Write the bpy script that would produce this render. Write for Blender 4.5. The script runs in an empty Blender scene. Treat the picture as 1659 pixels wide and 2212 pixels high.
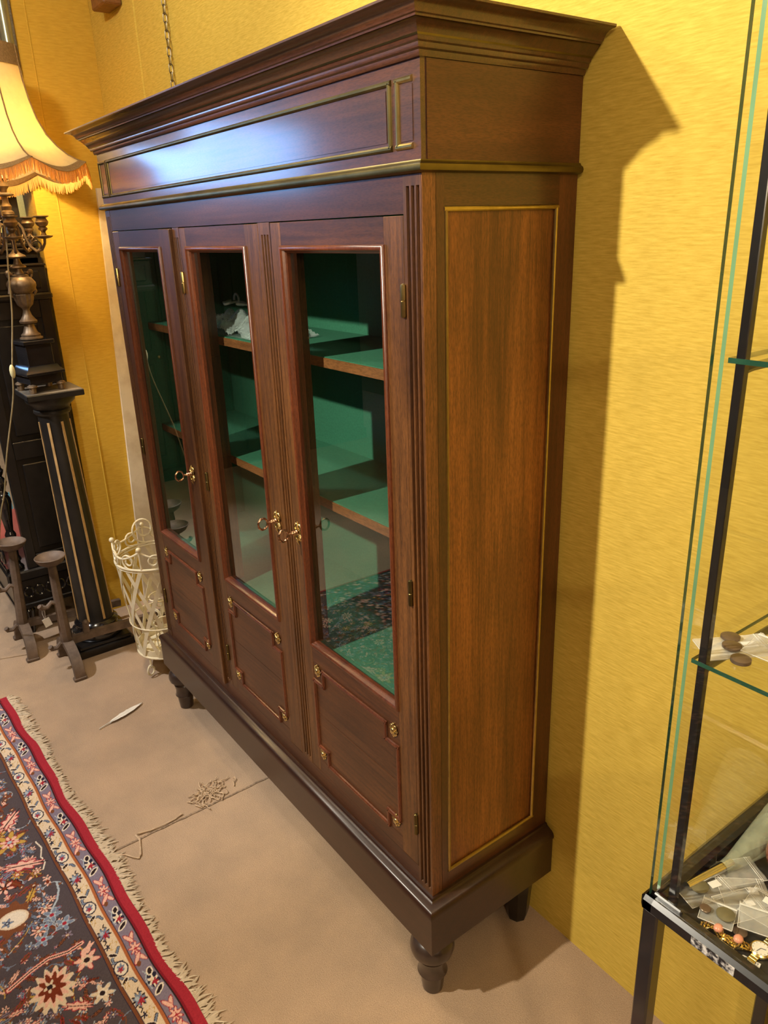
import bpy, bmesh, math, random
import numpy as np
from mathutils import Vector, Matrix
PI = math.pi
R = random.Random(7)
S = bpy.context.scene
COL = S.collection

# ------------------------------------------------------------------ materials
MATS = {}
def srgb(r, g, b):
    f = lambda c: (c / 255 / 12.92) if c / 255 <= .04045 else ((c / 255 + .055) / 1.055) ** 2.4
    return (f(r), f(g), f(b), 1)

def new_mat(name):
    m = bpy.data.materials.new(name); m.use_nodes = True
    nt = m.node_tree
    for n in list(nt.nodes): nt.nodes.remove(n)
    out = nt.nodes.new('ShaderNodeOutputMaterial')
    MATS[name] = m
    return m, nt, out

def N(nt, typ, **kw):
    n = nt.nodes.new(typ)
    for k, v in kw.items():
        if k in n.inputs: n.inputs[k].default_value = v
        else: setattr(n, k, v)
    return n

def noise_col(nt, c1, c2, scale, stretch=(1, 1, 1), detail=6, lo=.3, hi=.7, dist=0.0, rough=.6):
    tc = N(nt, 'ShaderNodeTexCoord'); mp = N(nt, 'ShaderNodeMapping')
    mp.inputs['Scale'].default_value = stretch
    nt.links.new(tc.outputs['Object'], mp.inputs['Vector'])
    no = N(nt, 'ShaderNodeTexNoise'); no.inputs['Scale'].default_value = scale
    no.inputs['Detail'].default_value = detail; no.inputs['Roughness'].default_value = rough
    no.inputs['Distortion'].default_value = dist
    nt.links.new(mp.outputs['Vector'], no.inputs['Vector'])
    rp = N(nt, 'ShaderNodeValToRGB')
    rp.color_ramp.elements[0].position = lo; rp.color_ramp.elements[0].color = c1
    rp.color_ramp.elements[1].position = hi; rp.color_ramp.elements[1].color = c2
    nt.links.new(no.outputs['Fac'], rp.inputs['Fac'])
    return rp.outputs['Color'], no.outputs['Fac']

def bump(nt, fac, bs, strength, dist=.002):
    b = N(nt, 'ShaderNodeBump'); b.inputs['Strength'].default_value = strength; b.inputs['Distance'].default_value = dist
    nt.links.new(fac, b.inputs['Height']); nt.links.new(b.outputs['Normal'], bs.inputs['Normal'])

def mat(name, c1, c2=None, scale=20, stretch=(1, 1, 1), rough=.5, metal=0, bmp=.0, coat=0, coat_r=.1, lo=.3, hi=.7, detail=6, dist=0, spec=.5, trans=0, sheen=0, bdist=.002):
    m, nt, out = new_mat(name)
    bs = N(nt, 'ShaderNodeBsdfPrincipled')
    nt.links.new(bs.outputs[0], out.inputs[0])
    bs.inputs['Roughness'].default_value = rough; bs.inputs['Metallic'].default_value = metal
    bs.inputs['Coat Weight'].default_value = coat; bs.inputs['Coat Roughness'].default_value = coat_r
    bs.inputs['Specular IOR Level'].default_value = spec
    bs.inputs['Sheen Weight'].default_value = sheen
    if c2 is None: c2 = tuple(min(1, x * 1.25) for x in c1[:3]) + (1,)
    col, fac = noise_col(nt, c1, c2, scale, stretch, detail, lo, hi, dist)
    nt.links.new(col, bs.inputs['Base Color'])
    if bmp: bump(nt, fac, bs, bmp, bdist)
    return m

def wood(name, c1, c2, axis, rough=.33, coat=.5, coat_r=.18, fine=.45, scale=9, bmp=.12):
    """grain stretched along an axis, two layers of noise"""
    m, nt, out = new_mat(name)
    bs = N(nt, 'ShaderNodeBsdfPrincipled'); nt.links.new(bs.outputs[0], out.inputs[0])
    bs.inputs['Roughness'].default_value = rough
    bs.inputs['Coat Weight'].default_value = coat; bs.inputs['Coat Roughness'].default_value = coat_r
    st = {'x': (.08, 1, 1), 'y': (1, .08, 1), 'z': (1, 1, .06)}[axis]
    a, fa = noise_col(nt, c1, c2, scale, st, 5, .3, .72, .6)
    dark = (.35, .35, .35, 1)
    b, fb = noise_col(nt, dark, (1.08, 1.08, 1.08, 1), scale * 13, tuple(s if s == 1 else s * .55 for s in st), 5, .34, .60, .2)
    c, fc = noise_col(nt, (.55, .5, .5, 1), (1.25, 1.2, 1.15, 1), 2.3, (1, 1, .8), 3, .3, .7)
    mx = N(nt, 'ShaderNodeMix', data_type='RGBA', blend_type='MULTIPLY'); mx.inputs[0].default_value = fine
    nt.links.new(a, mx.inputs[6]); nt.links.new(b, mx.inputs[7])
    m2 = N(nt, 'ShaderNodeMix', data_type='RGBA', blend_type='MULTIPLY'); m2.inputs[0].default_value = .8
    nt.links.new(mx.outputs[2], m2.inputs[6]); nt.links.new(c, m2.inputs[7])
    d, fd = noise_col(nt, (.42, .40, .38, 1), (1.06, 1.06, 1.06, 1), 520, tuple(1 if s == 1 else .16 for s in st), 2, .40, .54)
    m3 = N(nt, 'ShaderNodeMix', data_type='RGBA', blend_type='MULTIPLY'); m3.inputs[0].default_value = .55
    nt.links.new(m2.outputs[2], m3.inputs[6]); nt.links.new(d, m3.inputs[7])
    nt.links.new(m3.outputs[2], bs.inputs['Base Color'])
    bump(nt, fb, bs, bmp, .0006)
    return m

def glassmat(name, tint=(1, 1, 1, 1), ior=1.5, rough=0.0, boost=0.0, mult=1.0):
    m, nt, out = new_mat(name)
    tr = N(nt, 'ShaderNodeBsdfTransparent'); tr.inputs['Color'].default_value = tint
    gl = N(nt, 'ShaderNodeBsdfGlossy'); gl.inputs['Roughness'].default_value = rough
    fr = N(nt, 'ShaderNodeFresnel'); fr.inputs['IOR'].default_value = ior
    geo = N(nt, 'ShaderNodeNewGeometry')
    # outer side of each face only, so both faces of a pane read as one sheet
    inv = N(nt, 'ShaderNodeMath', operation='SUBTRACT'); inv.inputs[0].default_value = 1
    nt.links.new(geo.outputs['Backfacing'], inv.inputs[1])
    mu = N(nt, 'ShaderNodeMath', operation='MULTIPLY_ADD'); mu.inputs[1].default_value = mult; mu.inputs[2].default_value = boost
    nt.links.new(fr.outputs[0], mu.inputs[0])
    mu2 = N(nt, 'ShaderNodeMath', operation='MULTIPLY')
    nt.links.new(mu.outputs[0], mu2.inputs[0]); nt.links.new(inv.outputs[0], mu2.inputs[1])
    mx = N(nt, 'ShaderNodeMixShader')
    nt.links.new(mu2.outputs[0], mx.inputs[0]); nt.links.new(tr.outputs[0], mx.inputs[1]); nt.links.new(gl.outputs[0], mx.inputs[2])
    nt.links.new(mx.outputs[0], out.inputs[0])
    return m

def film(name, col, alpha, rough=.15):
    """thin plastic film: part see-through, part pale and glossy, wrinkled"""
    m, nt, out = new_mat(name)
    tr = N(nt, 'ShaderNodeBsdfTransparent')
    bs = N(nt, 'ShaderNodeBsdfPrincipled'); bs.inputs['Base Color'].default_value = col; bs.inputs['Roughness'].default_value = rough
    c, f = noise_col(nt, (0, 0, 0, 1), (1, 1, 1, 1), 60, (1, 1, 1), 3, .35, .75)
    bump(nt, f, bs, .5, .004)
    ma = N(nt, 'ShaderNodeMath', operation='MULTIPLY_ADD'); ma.inputs[1].default_value = alpha * .9; ma.inputs[2].default_value = alpha * .55
    nt.links.new(f, ma.inputs[0])
    mx = N(nt, 'ShaderNodeMixShader'); nt.links.new(ma.outputs[0], mx.inputs[0])
    nt.links.new(tr.outputs[0], mx.inputs[1]); nt.links.new(bs.outputs[0], mx.inputs[2]); nt.links.new(mx.outputs[0], out.inputs[0])
    return m

def emis(name, col, strength):
    m, nt, out = new_mat(name)
    e = N(nt, 'ShaderNodeEmission'); e.inputs['Color'].default_value = col; e.inputs['Strength'].default_value = strength
    nt.links.new(e.outputs[0], out.inputs[0]); return m

def shade_mat(name, col, tcol, tfac):
    m, nt, out = new_mat(name)
    d = N(nt, 'ShaderNodeBsdfDiffuse'); t = N(nt, 'ShaderNodeBsdfTranslucent')
    c, f = noise_col(nt, tuple(x * .85 for x in col[:3]) + (1,), col, 45, (1, 1, 1), 4)
    nt.links.new(c, d.inputs['Color']); t.inputs['Color'].default_value = tcol
    mx = N(nt, 'ShaderNodeMixShader'); mx.inputs[0].default_value = tfac
    nt.links.new(d.outputs[0], mx.inputs[1]); nt.links.new(t.outputs[0], mx.inputs[2]); nt.links.new(mx.outputs[0], out.inputs[0])
    return m

# mahogany family
WX = wood('mahogany_along_x', (.055, .0185, .0065, 1), (.145, .050, .0155, 1), 'x', fine=.6, coat=.2, coat_r=.28, rough=.42)
WTOP = wood('polished_mahogany', (.050, .016, .006, 1), (.12, .040, .013, 1), 'x', fine=.5, coat=1.0, coat_r=.14, rough=.4, bmp=.35)
WY = wood('mahogany_along_y', (.060, .018, .006, 1), (.13, .042, .0125, 1), 'y', fine=.5)
WZ = wood('mahogany_along_z', (.062, .021, .0065, 1), (.185, .076, .019, 1), 'z', fine=.7, coat=.18, coat_r=.3, rough=.42)
WBEAD = wood('mahogany_bead', (.075, .019, .007, 1), (.19, .052, .017, 1), 'z', rough=.32, coat=.35, coat_r=.2)
WSIDE = wood('veneer_side', (.11, .033, .0062, 1), (.37, .130, .025, 1), 'z', rough=.38, coat=.2, coat_r=.3, fine=.62, scale=16)
WSTILE = wood('mahogany_side_upright', (.060, .017, .0055, 1), (.14, .044, .0125, 1), 'z', rough=.36, fine=.5, coat_r=.25)
WEND = wood('mahogany_edge_grain', (.11, .038, .011, 1), (.29, .115, .033, 1), 'z', rough=.4, coat=.2, fine=.8, scale=22)
WSHELF = wood('shelf_wood', (.23, .085, .028, 1), (.34, .14, .05, 1), 'x', rough=.45, coat=.1)
WPLINTH = wood('plinth_wood', (.022, .0075, .004, 1), (.044, .0145, .007, 1), 'x', rough=.36, coat=.3, coat_r=.25, fine=.25)
FELT = mat('green_felt', (.040, .17, .105, 1), (.055, .22, .135, 1), 150, rough=.9, bmp=.2, spec=.2)
BRASS = mat('brass', (.40, .30, .105, 1), (.52, .39, .15, 1), 40, rough=.28, metal=1)
DBRASS = mat('aged_brass', (.125, .098, .035, 1), (.22, .17, .062, 1), 12, stretch=(1, 1, 1), rough=.38, metal=1)
GBRASS = mat('gilt_brass', (.72, .57, .23, 1), (.90, .76, .37, 1), 60, rough=.2, metal=1)
BRONZE = mat('old_bronze', (.10, .068, .040, 1), (.26, .185, .115, 1), 34, rough=.45, metal=.65, bmp=.25)
FOOTM = mat('dark_turned_wood', (.03, .018, .013, 1), (.055, .034, .025, 1), 25, rough=.3, coat=.4)
BLACKW = mat('ebonised_wood', (.006, .005, .0045, 1), (.014, .011, .009, 1), 18, rough=.32, coat=.25, coat_r=.2, spec=.4)
BLACKG = mat('ebonised_gloss', (.006, .005, .005, 1), (.012, .010, .010, 1), 18, rough=.12, coat=.6, coat_r=.06)
BLACKP = mat('worn_black_paint', (.010, .009, .008, 1), (.030, .025, .020, 1), 9, rough=.42, bmp=.2, lo=.45, hi=.85)
DUST = mat('dusty_black_wood', (.03, .026, .022, 1), (.20, .165, .12, 1), 7, rough=.6, lo=.3, hi=.7)
GILT = mat('gilt_stripe', (.42, .25, .09, 1), (.60, .38, .16, 1), 25, rough=.5)
MARBLE = mat('black_marble', (.008, .008, .009, 1), (.02, .019, .02, 1), 10, rough=.16, coat=.4)
IRON = mat('wrought_iron', (.075, .050, .034, 1), (.21, .145, .100, 1), 14, rough=.62, metal=.2, bmp=.5)
CREAM = mat('cream_painted_metal', (.70, .60, .38, 1), (.82, .73, .52, 1), 30, rough=.35, coat=.2)
FABRIC = mat('yellow_wall_fabric', (.50, .335, .046, 1), (.76, .54, .105, 1), 26, stretch=(1, 1, 9), rough=.85, bmp=.25, detail=8, lo=.25, hi=.75, spec=.15)
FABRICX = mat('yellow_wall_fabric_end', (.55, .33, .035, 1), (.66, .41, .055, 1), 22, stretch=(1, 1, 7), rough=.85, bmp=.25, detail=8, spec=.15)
PALE = mat('pale_cream_paint', (.60, .50, .36, 1), (.74, .65, .50, 1), 3.2, rough=.7, lo=.45, hi=.56)
CEILM = mat('ceiling_paint', (.62, .53, .38, 1), (.66, .57, .42, 1), 4, rough=.9)
DARKWALL = mat('dark_panelled_wall', (.10, .055, .03, 1), (.16, .09, .05, 1), 3, stretch=(6, 6, .4), rough=.6)
BACKWALL = mat('back_room_paint', (.62, .60, .54, 1), (.74, .72, .66, 1), 2, rough=.8)
STEELBLK = mat('black_lacquered_metal', (.008, .008, .009, 1), (.014, .014, .015, 1), 20, rough=.22, coat=.5, coat_r=.08)
TRAYM = mat('black_tray', (.012, .012, .012, 1), (.022, .021, .020, 1), 40, rough=.4)
GLASS = glassmat('door_glass', (.95, .985, .965, 1), 1.52, mult=2.2)
VGLASS = glassmat('case_glass', (.993, .996, .985, 1), 1.5, mult=1.2)
EDGE = mat('green_glass_edge', (.012, .055, .034, 1), (.03, .11, .07, 1), 8, stretch=(1, 1, .3), rough=.12, coat=.6)
EDGEL = mat('light_glass_edge', (.10, .22, .11, 1), (.20, .38, .20, 1), 6, stretch=(1, 1, .3), rough=.15)
BAG = film('zip_bag_film', (.72, .72, .66, 1), .24)
SHEETF = film('rolled_plastic_film', (.60, .66, .48, 1), .34)
BUBBLE = film('bubble_wrap_film', (.72, .80, .80, 1), .36, .08)
PAPER = mat('white_paper', (.72, .71, .66, 1), (.8, .79, .75, 1), 60, rough=.7)
INK = mat('ink', (.05, .05, .07, 1), (.08, .08, .10, 1), 60, rough=.6)
DISC = mat('brown_disc', (.11, .075, .05, 1), (.17, .12, .08, 1), 40, rough=.3, metal=.3)
OLIVE = mat('olive_lens', (.13, .115, .06, 1), (.18, .16, .09, 1), 30, rough=.2)
DIAL = mat('watch_dial', (.75, .72, .62, 1), (.82, .79, .70, 1), 30, rough=.3)
PINK = mat('pink_stone', (.70, .28, .17, 1), (.85, .42, .30, 1), 60, rough=.15, coat=.5)
AMBER = mat('amber_glass', (.16, .022, .006, 1), (.30, .05, .012, 1), 20, rough=.06, coat=.8, coat_r=.03)
CHROME = mat('bright_metal', (.6, .58, .54, 1), (.75, .73, .7, 1), 20, rough=.12, metal=1)
FEATHER = mat('feather_white', (.66, .60, .50, 1), (.78, .72, .62, 1), 70, stretch=(1, 1, 1), rough=.7)
THREAD = mat('carpet_yarn', (.40, .27, .16, 1), (.52, .37, .24, 1), 90, rough=.9)
FRINGE = mat('rug_fringe_cotton', (.48, .38, .26, 1), (.62, .51, .37, 1), 50, rough=.9)
BRAID = mat('braid_brown', (.17, .095, .03, 1), (.30, .18, .07, 1), 160, rough=.8, bmp=.6)
SHADE = shade_mat('lampshade_silk', (.74, .60, .36, 1), (.95, .82, .46, 1), .36)
SHADEIN = shade_mat('lampshade_fringe', (.74, .45, .15, 1), (.92, .60, .2, 1), .45)
CORDM = mat('lamp_cord', (.20, .15, .07, 1), (.30, .23, .12, 1), 40, rough=.45)
IVORY = mat('ivory_switch', (.55, .50, .26, 1), (.66, .6, .34, 1), 20, rough=.3)
CHAINM = mat('chain_metal', (.20, .17, .12, 1), (.34, .29, .2, 1), 60, rough=.35, metal=1)
SILVERG = mat('silvered_frame', (.30, .33, .22, 1), (.55, .56, .42, 1), 7, stretch=(1, 5, .6), rough=.25, metal=.7)
RIMD = mat('dark_beaded_rim', (.07, .05, .03, 1), (.22, .18, .12, 1), 160, rough=.5, metal=.4, bmp=.5)
ROSEP = mat('rose_paint', (.55, .20, .14, 1), (.66, .30, .2, 1), 9, rough=.4)
MIRRORM = mat('mirror_glass', (.80, .82, .88, 1), (.84, .86, .92, 1), 4, rough=.02, metal=1)
WHITEP = mat('white_porcelain', (.72, .73, .72, 1), (.8, .8, .8, 1), 10, rough=.15)
WOODB = wood('bracket_wood', (.20, .08, .02, 1), (.34, .15, .045, 1), 'y', rough=.5, coat=0)
CORAL = mat('coral_card', (.62, .13, .09, 1), (.7, .2, .14, 1), 10, rough=.6)
TEAL = mat('teal_card', (.10, .36, .42, 1), (.16, .48, .55, 1), 10, rough=.6)

# carpet with its seam and stains
def carpet_mat():
    m, nt, out = new_mat('beige_carpet')
    bs = N(nt, 'ShaderNodeBsdfPrincipled'); nt.links.new(bs.outputs[0], out.inputs[0])
    bs.inputs['Roughness'].default_value = .95; bs.inputs['Specular IOR Level'].default_value = .1
    a, fa = noise_col(nt, (.33, .225, .145, 1), (.52, .38, .26, 1), 330, (1, 1, 1), 4, .25, .75)
    b, fb = noise_col(nt, (.80, .80, .80, 1), (1.08, 1.05, 1.0, 1), 3.5, (1, 1, 1), 4, .3, .7)
    mx = N(nt, 'ShaderNodeMix', data_type='RGBA', blend_type='MULTIPLY'); mx.inputs[0].default_value = 1
    nt.links.new(a, mx.inputs[6]); nt.links.new(b, mx.inputs[7])
    nt.links.new(mx.outputs[2], bs.inputs['Base Color'])
    bump(nt, fa, bs, .6, .004)
    return m
CARPET = carpet_mat()

# ------------------------------------------------------------------ geometry helpers
WL = {}
class MB:
    def __init__(s): s.bm = bmesh.new(); s.mi = 0
    def _f(s, vs):
        try:
            f = s.bm.faces.new(vs); f.material_index = s.mi; return f
        except ValueError: return None
    def box(s, x0, x1, y0, y1, z0, z1, bev=0, rot=0, c=None, M=None):
        bm2 = bmesh.new()
        vs = [bm2.verts.new((x, y, z)) for z in (z0, z1) for y in (y0, y1) for x in (x0, x1)]
        for q in ((0, 2, 3, 1), (4, 5, 7, 6), (0, 1, 5, 4), (2, 6, 7, 3), (0, 4, 6, 2), (1, 3, 7, 5)): bm2.faces.new([vs[i] for i in q])
        if bev: bmesh.ops.bevel(bm2, geom=list(bm2.edges), offset=bev, segments=1, affect='EDGES')
        if rot:
            cc = Vector(c if c else ((x0 + x1) / 2, (y0 + y1) / 2, 0))
            bmesh.ops.rotate(bm2, verts=bm2.verts, cent=cc, matrix=Matrix.Rotation(rot, 3, 'Z'))
        if M is not None: bmesh.ops.transform(bm2, verts=bm2.verts, matrix=M)
        s.absorb(bm2); return s
    def absorb(s, bm2):
        mp = {}
        for v in bm2.verts: mp[v] = s.bm.verts.new(v.co)
        for f in bm2.faces: s._f([mp[v] for v in f.verts])
        bm2.free()
    def grid(s, P, closed_u=False, closed_v=False):
        """P[i][j] points -> quads"""
        V = [[s.bm.verts.new(p) for p in row] for row in P]
        n, m = len(V), len(V[0])
        for i in range(n if closed_u else n - 1):
            for j in range(m if closed_v else m - 1):
                s._f([V[i][j], V[(i + 1) % n][j], V[(i + 1) % n][(j + 1) % m], V[i][(j + 1) % m]])
        return V
    def lathe(s, prof, c=(0, 0, 0), n=24, axis='z', cap=True, lobes=0, lob=0.0):
        P = []
        for r, z in prof:
            row = []
            for k in range(n):
                a = 2 * PI * k / n
                rr = r * (1 + lob * math.cos(lobes * a)) if lobes else r
                p = (rr * math.cos(a), rr * math.sin(a), z)
                if axis == 'y': p = (p[0], p[2], p[1])
                if axis == 'x': p = (p[2], p[0], p[1])
                row.append((p[0] + c[0], p[1] + c[1], p[2] + c[2]))
            P.append(row)
        V = s.grid(P, closed_v=True)
        if cap:
            s._f(V[0][::-1]); s._f(V[-1])
        return s
    def tube(s, pts, r, n=8, closed=False, cap=True):
        pts = [Vector(p) for p in pts]; m = len(pts)
        rr = r if hasattr(r, '__len__') else [r] * m
        rows = []; up = None
        for i, p in enumerate(pts):
            a = pts[i - 1] if (i or closed) else pts[i]
            b = pts[(i + 1) % m] if (i < m - 1 or closed) else pts[i]
            t = (b - a)
            if t.length < 1e-9: t = Vector((0, 0, 1))
            t.normalize()
            if up is None:
                up = Vector((0, 0, 1)) if abs(t.z) < .9 else Vector((1, 0, 0))
            x = up - t * up.dot(t)
            if x.length < 1e-6: x = t.orthogonal()
            x.normalize(); y = t.cross(x); up = x
            rows.append([p + (x * math.cos(2 * PI * k / n) + y * math.sin(2 * PI * k / n)) * rr[i] for k in range(n)])
        V = s.grid(rows, closed_u=closed, closed_v=True)
        if cap and not closed: s._f(V[0][::-1]); s._f(V[-1])
        return s
    def bar(s, pts, w, h, side=(0, 0, 1), taper=1.0):
        """rectangular bar swept along pts; h along `side`, w across it"""
        pts = [Vector(p) for p in pts]; sd = Vector(side); rows = []; m = len(pts)
        for i, p in enumerate(pts):
            t = (pts[min(i + 1, m - 1)] - pts[max(i - 1, 0)]).normalized()
            u = (sd - t * sd.dot(t)).normalized(); v = t.cross(u)
            k = 1 + (taper - 1) * i / max(1, m - 1)
            rows.append([p + u * h / 2 * k * a + v * w / 2 * k * b for a, b in ((1, 1), (1, -1), (-1, -1), (-1, 1))])
        V = s.grid(rows, closed_v=True); s._f(V[0][::-1]); s._f(V[-1]); return s
    def ball(s, c, r, sc=(1, 1, 1), n=10):
        bm2 = bmesh.new(); bmesh.ops.create_uvsphere(bm2, u_segments=n, v_segments=max(5, n * 2 // 3), radius=1)
        for v in bm2.verts: v.co = Vector((v.co.x * r * sc[0] + c[0], v.co.y * r * sc[1] + c[1], v.co.z * r * sc[2] + c[2]))
        s.absorb(bm2); return s
    def prism(s, poly, d0, d1, axis='y'):
        f = {'y': lambda a, b, d: (a, d, b), 'x': lambda a, b, d: (d, a, b), 'z': lambda a, b, d: (a, b, d)}[axis]
        A = [s.bm.verts.new(f(a, b, d0)) for a, b in poly]; B = [s.bm.verts.new(f(a, b, d1)) for a, b in poly]
        n = len(poly)
        for i in range(n): s._f([A[i], A[(i + 1) % n], B[(i + 1) % n], B[i]])
        s._f(A[::-1]); s._f(B); return s
    def build(s, name, m, parent=None, origin=None, local=False, sharp=35, smooth=True):
        bmesh.ops.recalc_face_normals(s.bm, faces=s.bm.faces)
        if smooth:
            for f in s.bm.faces: f.smooth = True
            ang = math.radians(sharp)
            for e in s.bm.edges:
                if len(e.link_faces) == 2 and e.calc_face_angle(0) > ang: e.smooth = False
        org = Vector((0, 0, 0))
        if not local:
            if parent is not None: org = WL.get(parent.name, Vector((0, 0, 0)))
            elif origin is not None: org = Vector(origin)
        me = bpy.data.meshes.new(name)
        if org.length: bmesh.ops.translate(s.bm, verts=s.bm.verts, vec=-org)
        s.bm.to_mesh(me); s.bm.free()
        o = bpy.data.objects.new(name, me); COL.objects.link(o)
        for mm in (m if isinstance(m, (list, tuple)) else [m]): me.materials.append(mm)
        if parent is not None: o.parent = parent
        elif origin is not None: o.location = org
        WL[o.name] = org
        return o

def tag(o, label=None, cat=None, group=None, kind=None):
    if label: o['label'] = label
    if cat: o['category'] = cat
    if group: o['group'] = group
    if kind: o['kind'] = kind
    return o
def thing(name, label, cat, loc=(0, 0, 0), rz=0, group=None):
    o = bpy.data.objects.new(name, None); COL.objects.link(o); o.empty_display_size = .05
    o.location = loc; o.rotation_euler = (0, 0, rz); WL[o.name] = Vector(loc)
    return tag(o, label, cat, group)
def copy_tree(o, parent=None):
    c = o.copy(); COL.objects.link(c)
    if parent is not None: c.parent = parent
    for ch in list(o.children): copy_tree(ch, c)
    return c
def struct(o): o['kind'] = 'structure'; return o
def part_label(o, l): o['label'] = l; return o

# ------------------------------------------------------------------ camera
cd = bpy.data.cameras.new('camera'); cam = bpy.data.objects.new('camera', cd); COL.objects.link(cam); S.camera = cam
YAW, PIT, ROL, FPX = 2.5157, -.3565, -.0364, 1645.44
fw = Vector((math.cos(PIT) * math.cos(YAW), math.cos(PIT) * math.sin(YAW), math.sin(PIT)))
rt = Vector((math.sin(YAW), -math.cos(YAW), 0)); up = rt.cross(fw)
r2 = rt * math.cos(ROL) + up * math.sin(ROL); u2 = -rt * math.sin(ROL) + up * math.cos(ROL)
Mx = Matrix((r2, u2, -fw)).transposed().to_4x4(); Mx.translation = (1.0899, -.8916, 1.8707)
cam.matrix_world = Mx
cd.sensor_fit = 'HORIZONTAL'; cd.sensor_width = 36; cd.lens = FPX / 1659 * 36; cd.clip_start = .02

# ------------------------------------------------------------------ room
YW = .406; XF = -2.75; ZC = 3.1; WY0, WY1, WZ0, WZ1 = -4.2, -2.1, 2.32, 3.02; XB = -7.2; YL = -4.4; XR = 2.6
struct(MB().box(XB - .1, XR + .1, YL - .1, YW + .1, -.1, 0).build('floor', CARPET, origin=(0, 0, 0)))
struct(MB().box(XB - .1, XR + .1, YL - .1, YW + .1, ZC, ZC + .1).build('ceiling', CEILM, origin=(0, 0, ZC)))
struct(MB().box(XB - .1, XR + .1, YW, YW + .1, 0, ZC).build('wall_right', FABRIC, origin=(0, YW, 0)))
struct(MB().box(XB, XR, YL - .1, YL, 0, ZC).build('wall_left', DARKWALL, origin=(0, YL, 0)))
struct(MB().box(XR, XR + .1, YL, YW, 0, ZC).build('wall_near', DARKWALL, origin=(XR, 0, 0)))
# pier at the end of the yellow wall with its header over the passage
b = MB(); b.box(XF - .2, XF, .04, YW - .0005, 0.0005, ZC - .0005); b.box(XF - .2, XF, -.8, .04, 2.28, ZC - .0005)
struct(b.build('wall_far', FABRICX, origin=(XF, 0, 0)))
b = MB()
for z0, z1 in ((.0005, WZ0), (WZ1, ZC - .0005)): b.box(XB - .1, XB, YL, YW, z0, z1)
b.box(XB - .1, XB, YL, WY0, WZ0, WZ1); b.box(XB - .1, XB, WY1, YW, WZ0, WZ1)
struct(b.build('wall_back', DARKWALL, origin=(XB, 0, 0)))
struct(MB().box(XB + .0005, XB + .03, -.9, YW - .0005, .0005, ZC - .0005).build('wall_passage', BACKWALL, origin=(XB, 0, 0)))
win = MB().box(XB - .06, XB - .04, WY0, WY1, WZ0, WZ1).build('window_1', emis('daylight_pane', (.25, .50, 1, 1), 12.0), origin=(XB - .05, -2, .9)); struct(win)
b = MB()
for y in (WY0 + .02, (WY0 + WY1) / 2, WY1 - .02): b.box(XB - .05, XB + .01, y - .02, y + .02, WZ0, WZ1)
for z in (WZ0 + .02, WZ1 - .02): b.box(XB - .05, XB + .01, WY0, WY1, z - .02, z + .02)
o = b.build('window_frame', BACKWALL, win)
# seams of the wall fabric
b = MB(); b.tube([(-2.235, YW - .0005, 0.0), (-2.235, YW - .0005, 1.5), (-2.235, YW - .0005, ZC)], .006, 6)
struct(b.build('trim_1', FABRIC, origin=(-2.235, YW, 0)))
b = MB(); b.tube([(XF - .0015, .138, 0.0), (XF - .0015, .138, 1.5), (XF - .0015, .138, ZC)], .0045, 6)
struct(b.build('trim_2', FABRICX, origin=(XF, .138, 0)))
# carpet seam: two lips of pile with a dark join between
b = MB(); rr = random.Random(3)
pts = [(-1.028 + rr.uniform(-.002, .002), -.50 + i * .025, .0012) for i in range(37)]
b.bar(pts, .007, .0022)
struct(b.build('trim_3', mat('carpet_seam', (.10, .068, .042, 1), (.34, .235, .15, 1), 90, rough=1), origin=(-1.028, 0, 0)))

# ------------------------------------------------------------------ bookcase
W, D = 1.685, .398
Z0, Z1, Z2, Z3, Z4, ZT = .197, .326, .345, 1.957, 2.128, 2.2
BK = thing('bookcase', 'tall dark mahogany bookcase with three glazed doors, brass beading and green felt inside', 'bookcase', (-W / 2, D / 2, 0))

def mould(mb, prof, close=True):
    """profile (out, z) swept round left side, front and right side, mitred"""
    rows = [[(-W - o, D, z), (-W - o, -o, z), (o, -o, z), (o, D, z)] for o, z in prof]
    V = mb.grid(rows)
    if close:
        mb._f([r[0] for r in V]); mb._f([r[-1] for r in V][::-1])
    return mb

# plinth
b = MB(); mould(b, [(0, Z2 + .003), (.006, Z2 + .002), (.008, Z2 - .003), (.014, Z2 - .006), (.024, Z1 + .009), (.030, Z1 + .003), (.0325, Z1 - .004), (.0325, Z1 - .011), (.0285, Z1 - .014), (.0285, Z0), (-.02, Z0), (-.02, Z2)])
b.build('plinth', WPLINTH, BK)
MB().box(-W, 0, 0, D, Z0 + .02, Z2 + .002).build('carcass_bottom', WX, BK)
# feet
fp = [(.027, .002), (.030, .03), (.033, .058), (.039, .062), (.036, .068), (.035, .09), (.040, .112), (.037, .118), (.043, .124), (.054, .134), (.0575, .150), (.054, .166), (.044, .177), (.036, .181), (.034, Z0 + .003)]
foot0 = None
for fx, fy, front in ((-.032, .022, 1), (-W + .032, .022, 1), (-.05, D - .045, 0), (-W + .05, D - .045, 0)):
    b = MB()
    if front: b.lathe(fp, (fx, fy, 0), 32)
    else: b.lathe([(.028, .002), (.034, .03), (.040, .12), (.042, Z0 + .003)], (fx, fy, 0), 8)
    b.build('foot', FOOTM if front else BLACKW, BK)
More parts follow.
